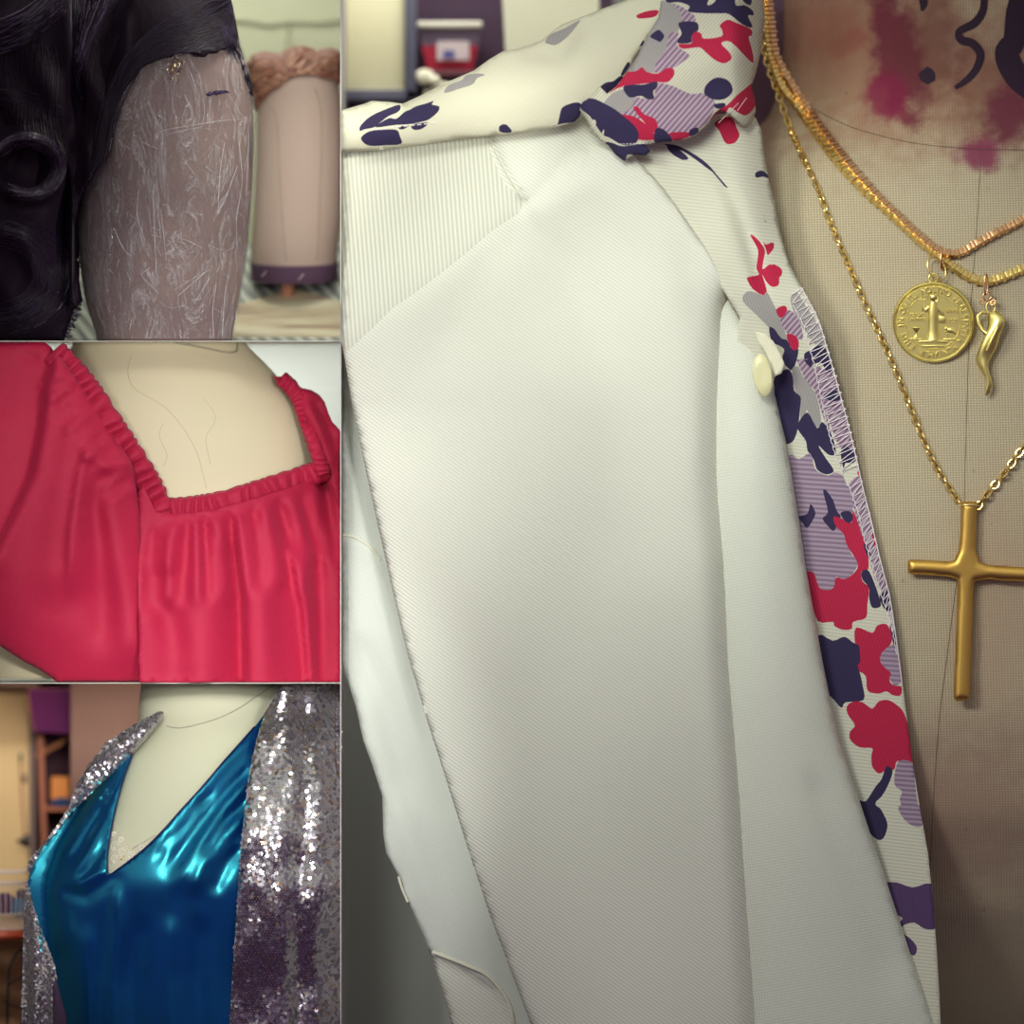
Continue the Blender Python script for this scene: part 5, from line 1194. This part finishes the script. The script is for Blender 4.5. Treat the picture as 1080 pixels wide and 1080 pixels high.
mb = MB(); V = [P(19.5, 730, .385), P(68, 730, .385), P(68, 779, .395), P(26, 776, .395)]; mb.add(V + [v + Vector((0, .055, 0)) for v in V], [(0, 1, 2, 3), (7, 6, 5, 4), (0, 4, 5, 1), (1, 5, 6, 2), (2, 6, 7, 3), (3, 7, 4, 0)]); mb.build('box', mat('purple_fabric', (104, 28, 92), .8), pb_, False)
mb = MB(); mb.tube([P(19.5, 730, .384), P(26, 776, .394)], .0007, 6); mb.tube([P(19.5, 730.5, .384), P(68, 730.5, .384)], .0006, 6); mb.build('piping', mat('pink_piping', (190, 110, 120), .7), pb_)
ob = MB(); ob.box(P(43.5, 856, .42), P(63, 825, .45), 0, .0008); ob = tag(ob.build('carton', mat('orange_card', (218, 134, 58), .7)), 'small orange carton standing on the lower shelf', 'carton')
ob = MB(); ob.ball(P(56, 853, .405), .0105, 14, (1.2, .8, .55)); ob.ball(P(48, 854, .405), .005, 12, (1, 1, .8)); tag(ob.build('yarn_ball', mat('blue_yarn', (34, 66, 110), .9)), 'dark blue yarn lying before the orange carton', 'yarn')
bp = MB(); bp.box(P(66.5, 1138, .34), P(180, 700 + 22, .36), 0, .001); tag(bp.build('brown_board', mat('brown_board', (106, 78, 68), .8)), 'tall plain brown board behind the dress form', 'board')
ub = MB(); ub.box(P(-80, 729, .40), P(30, 722, .46), 0, .001); tag(ub.build('top_board', mat('dusty_wood', (140, 108, 92), .8)), 'dusty wooden board lying across the top of the cream door', 'board')
bk = thing('wire_basket', 'white wire basket of yarn hanging at the left edge', 'basket', P(10, 985, .24))
wm_ = mat('white_wire', (226, 206, 196), .5)
mb = MB()
for v, r, w_ in ((924, 32, .0016), (936, 31, .0018), (969, 27, .0007), (985, 25, .0007)): mb.torus(P(-4, v, .24), r / 1000, w_, (1, 0, 0), (0, 1, 0), None, 48, 6)
for k in range(30):
    a = 2 * PI * k / 30; mb.tube([P(-4 + 31 * math.cos(a), 936, .24 + .031 * math.sin(a)), P(-4 + 29 * math.cos(a + .05), 955, .24 + .029 * math.sin(a + .05)), P(-4 + 24 * math.cos(a + .1), 986, .24 + .024 * math.sin(a + .1))], .0006, 5)
mb.build('basket', wm_, bk)
for u, v, r, c, lb in ((16, 962, 11, (40, 120, 160), 'teal ball of yarn in the wire basket'), (2, 958, 12, (92, 50, 92), 'purple ball of yarn in the wire basket'), (20, 948, 6, (70, 36, 80), 'small dark plum ball of yarn topmost in the wire basket')):
    o = MB(); o.ball(P(u - 3, v, .235), r / 1000, 16); m_ = mat('yarn_%s' % lb.split()[0], c, .9); bump(m_, wave(m_, .002, .5, 3, 4), .8, .001); tag(o.build('yarn_ball', m_), lb, 'yarn', 'yarn in the wire basket')
st = thing('stool', 'dark metal stool with an orange-red seat under the wire basket', 'stool', P(0, 1138, .24))
mb = MB(); mb.lathe([(.001, Z(996)), (.030, Z(996)), (.034, Z(992)), (.033, Z(987)), (.001, Z(986))], (X(-6), .24, 0), 36); mb.build('seat', mat('orange_seat', (206, 84, 52), .5), st, label='orange-red seat')
for sx, yy in ((1, -.01), (-1, -.01), (1, .02), (-1, .02)):
    mb = MB(); mb.tube([P(-6 + sx * 24, 1003, .24 + yy), P(-6 + sx * 26, 1050, .24 + yy), P(-6 + sx * 27, 1138, .24 + yy)], .0017, 8); mb.build('leg', blk, st)
mb = MB(); mb.tube([P(20, 1005, .225), P(10, 1012, .222), P(4, 1026, .221), P(2, 1060, .221), P(2, 1138, .221)], .0014, 8); mb.tube([P(2, 1046, .221), P(12, 1038, .222), P(22, 1036, .225)], .0010, 6); mb.tube([P(-2, 1062, .221), P(8, 1067, .222), P(22, 1069, .225)], .0010, 6); mb.build('frame', blk, st)
# ================================================================= LIGHT AND CAMERA
def spot(loc, tgt, power, size, blend=.5, radius=.1, col=(1, 1, 1), square=False):
    l = bpy.data.lights.new('added_spot', 'SPOT'); l.energy = power; l.spot_size = math.radians(size); l.spot_blend = blend; l.shadow_soft_size = radius; l.color = col  # unseen spots added in front of the case to light each bay
    o = bpy.data.objects.new('added_spot', l); C.objects.link(o); o.location = loc
    d = Vector(tgt) - Vector(loc); o.rotation_euler = d.to_track_quat('-Z', 'Y').to_euler(); return o
def area(loc, tgt, power, sx, sy, col=(1, 1, 1), spread=180):
    l = bpy.data.lights.new('added_fill', 'AREA'); l.energy = power; l.shape = 'RECTANGLE'; l.size = sx; l.size_y = sy; l.color = col; l.spread = math.radians(spread)  # unseen lamps added inside the bays to brighten back walls and wig
    o = bpy.data.objects.new('added_fill', l); C.objects.link(o); o.location = loc
    d = Vector(tgt) - Vector(loc); o.rotation_euler = d.to_track_quat('-Z', 'Y').to_euler(); return o
w = bpy.data.worlds.new('room_light'); bpy.context.scene.world = w; w.use_nodes = True
wn = w.node_tree.nodes; wl = w.node_tree.links; bg = wn['Background']; bg.inputs[1].default_value = .48
tc = wn.new('ShaderNodeTexCoord'); sp_ = wn.new('ShaderNodeSeparateXYZ'); rp = wn.new('ShaderNodeValToRGB'); mr = wn.new('ShaderNodeMapRange')
wl.new(tc.outputs['Generated'], sp_.inputs[0]); wl.new(sp_.outputs['Z'], mr.inputs['Value']); mr.inputs['From Min'].default_value = -1; mr.inputs['From Max'].default_value = 1
e = rp.color_ramp.elements; e[0].position = .25; e[0].color = (.10, .045, .11, 1); e[1].position = .85; e[1].color = (1, 1, .92, 1)
q = e.new(.47); q.color = (.34, .24, .35, 1); q = e.new(.58); q.color = (.85, .80, .80, 1)
wl.new(mr.outputs[0], rp.inputs[0]); wl.new(rp.outputs[0], bg.inputs[0])
# right bay
spot((-.62, -1.35, 1.30), (.22, 0, .50), 58, 44, 1., .22, (.98, 1, .91))
spot((.0, -1.3, 1.3), (.26, .0, .80), 38, 36, 1., .15, (.98, 1, .90))
area((.25, .36, 1.28), (.05, .6, .70), 1.1, .9, .12, (1, .98, .9), 140)
area((-.10, .30, 1.28), (-.12, .5, .70), .2, .10, .10, (1, .98, .9), 120)
# top left bay
area((-.21, .0, 1.29), (-.36, .10, .86), .5, .10, .10, (1, 1, .88), 120)
spot((-.27, -1.6, 1.15), (-.225, .15, .91), 85, 8.5, 1., .05, (1, 1, .90))  # narrow spot added to brighten the canvas head
spot((.62, -.74, 1.03), (-.29, .06, .90), 30, 20, .5, .05, (1, 1, .88))
area((-.30, .36, 1.28), (-.30, .45, .9), 1.0, .5, .08, (1, 1, .9), 150)
# middle left bay
spot((.30, -1.5, .64), (-.36, .05, .55), 40, 22, .4, .10, (1, .98, .94))
spot((-.60, -1.6, .70), (-.36, .05, .55), 24, 20, .4, .10, (1, .98, .94))
area((-.30, .30, .712), (-.30, .42, .58), .7, .5, .03, (1, 1, .96), 150)
# bottom left bay
spot((-.30, -1.4, .46), (-.32, .05, .22), 22, 20, .5, .06, (1, 1, .94))
spot((-.45, -1.6, .60), (-.30, .03, .26), 36, 22, .5, .03, (1, 1, .96))
area((-.45, .25, .352), (-.48, .45, .15), .30, .3, .03, (1, .88, .76), 150)
cam = bpy.data.cameras.new('camera'); co = bpy.data.objects.new('camera', cam); C.objects.link(co)
co.location = (0, -20, .54); co.rotation_euler = (PI / 2, 0, 0)
cam.sensor_width = 36; cam.lens = 36 * 20 / 1.08; cam.clip_end = 60; cam.clip_start = 1
cam.dof.use_dof = True; cam.dof.focus_distance = 20.0; cam.dof.aperture_fstop = 1.6
sc = bpy.context.scene; sc.camera = co
sc.view_settings.view_transform = 'Standard'; sc.view_settings.look = 'None'; sc.view_settings.gamma = 1; sc.view_settings.exposure = 0; sc.view_settings.use_curve_mapping = False
sc.cycles.use_denoising = True
try: sc.cycles.denoiser = 'OPENIMAGEDENOISE'
except Exception: pass
sc.cycles.max_bounces = 6; sc.cycles.use_adaptive_sampling = False
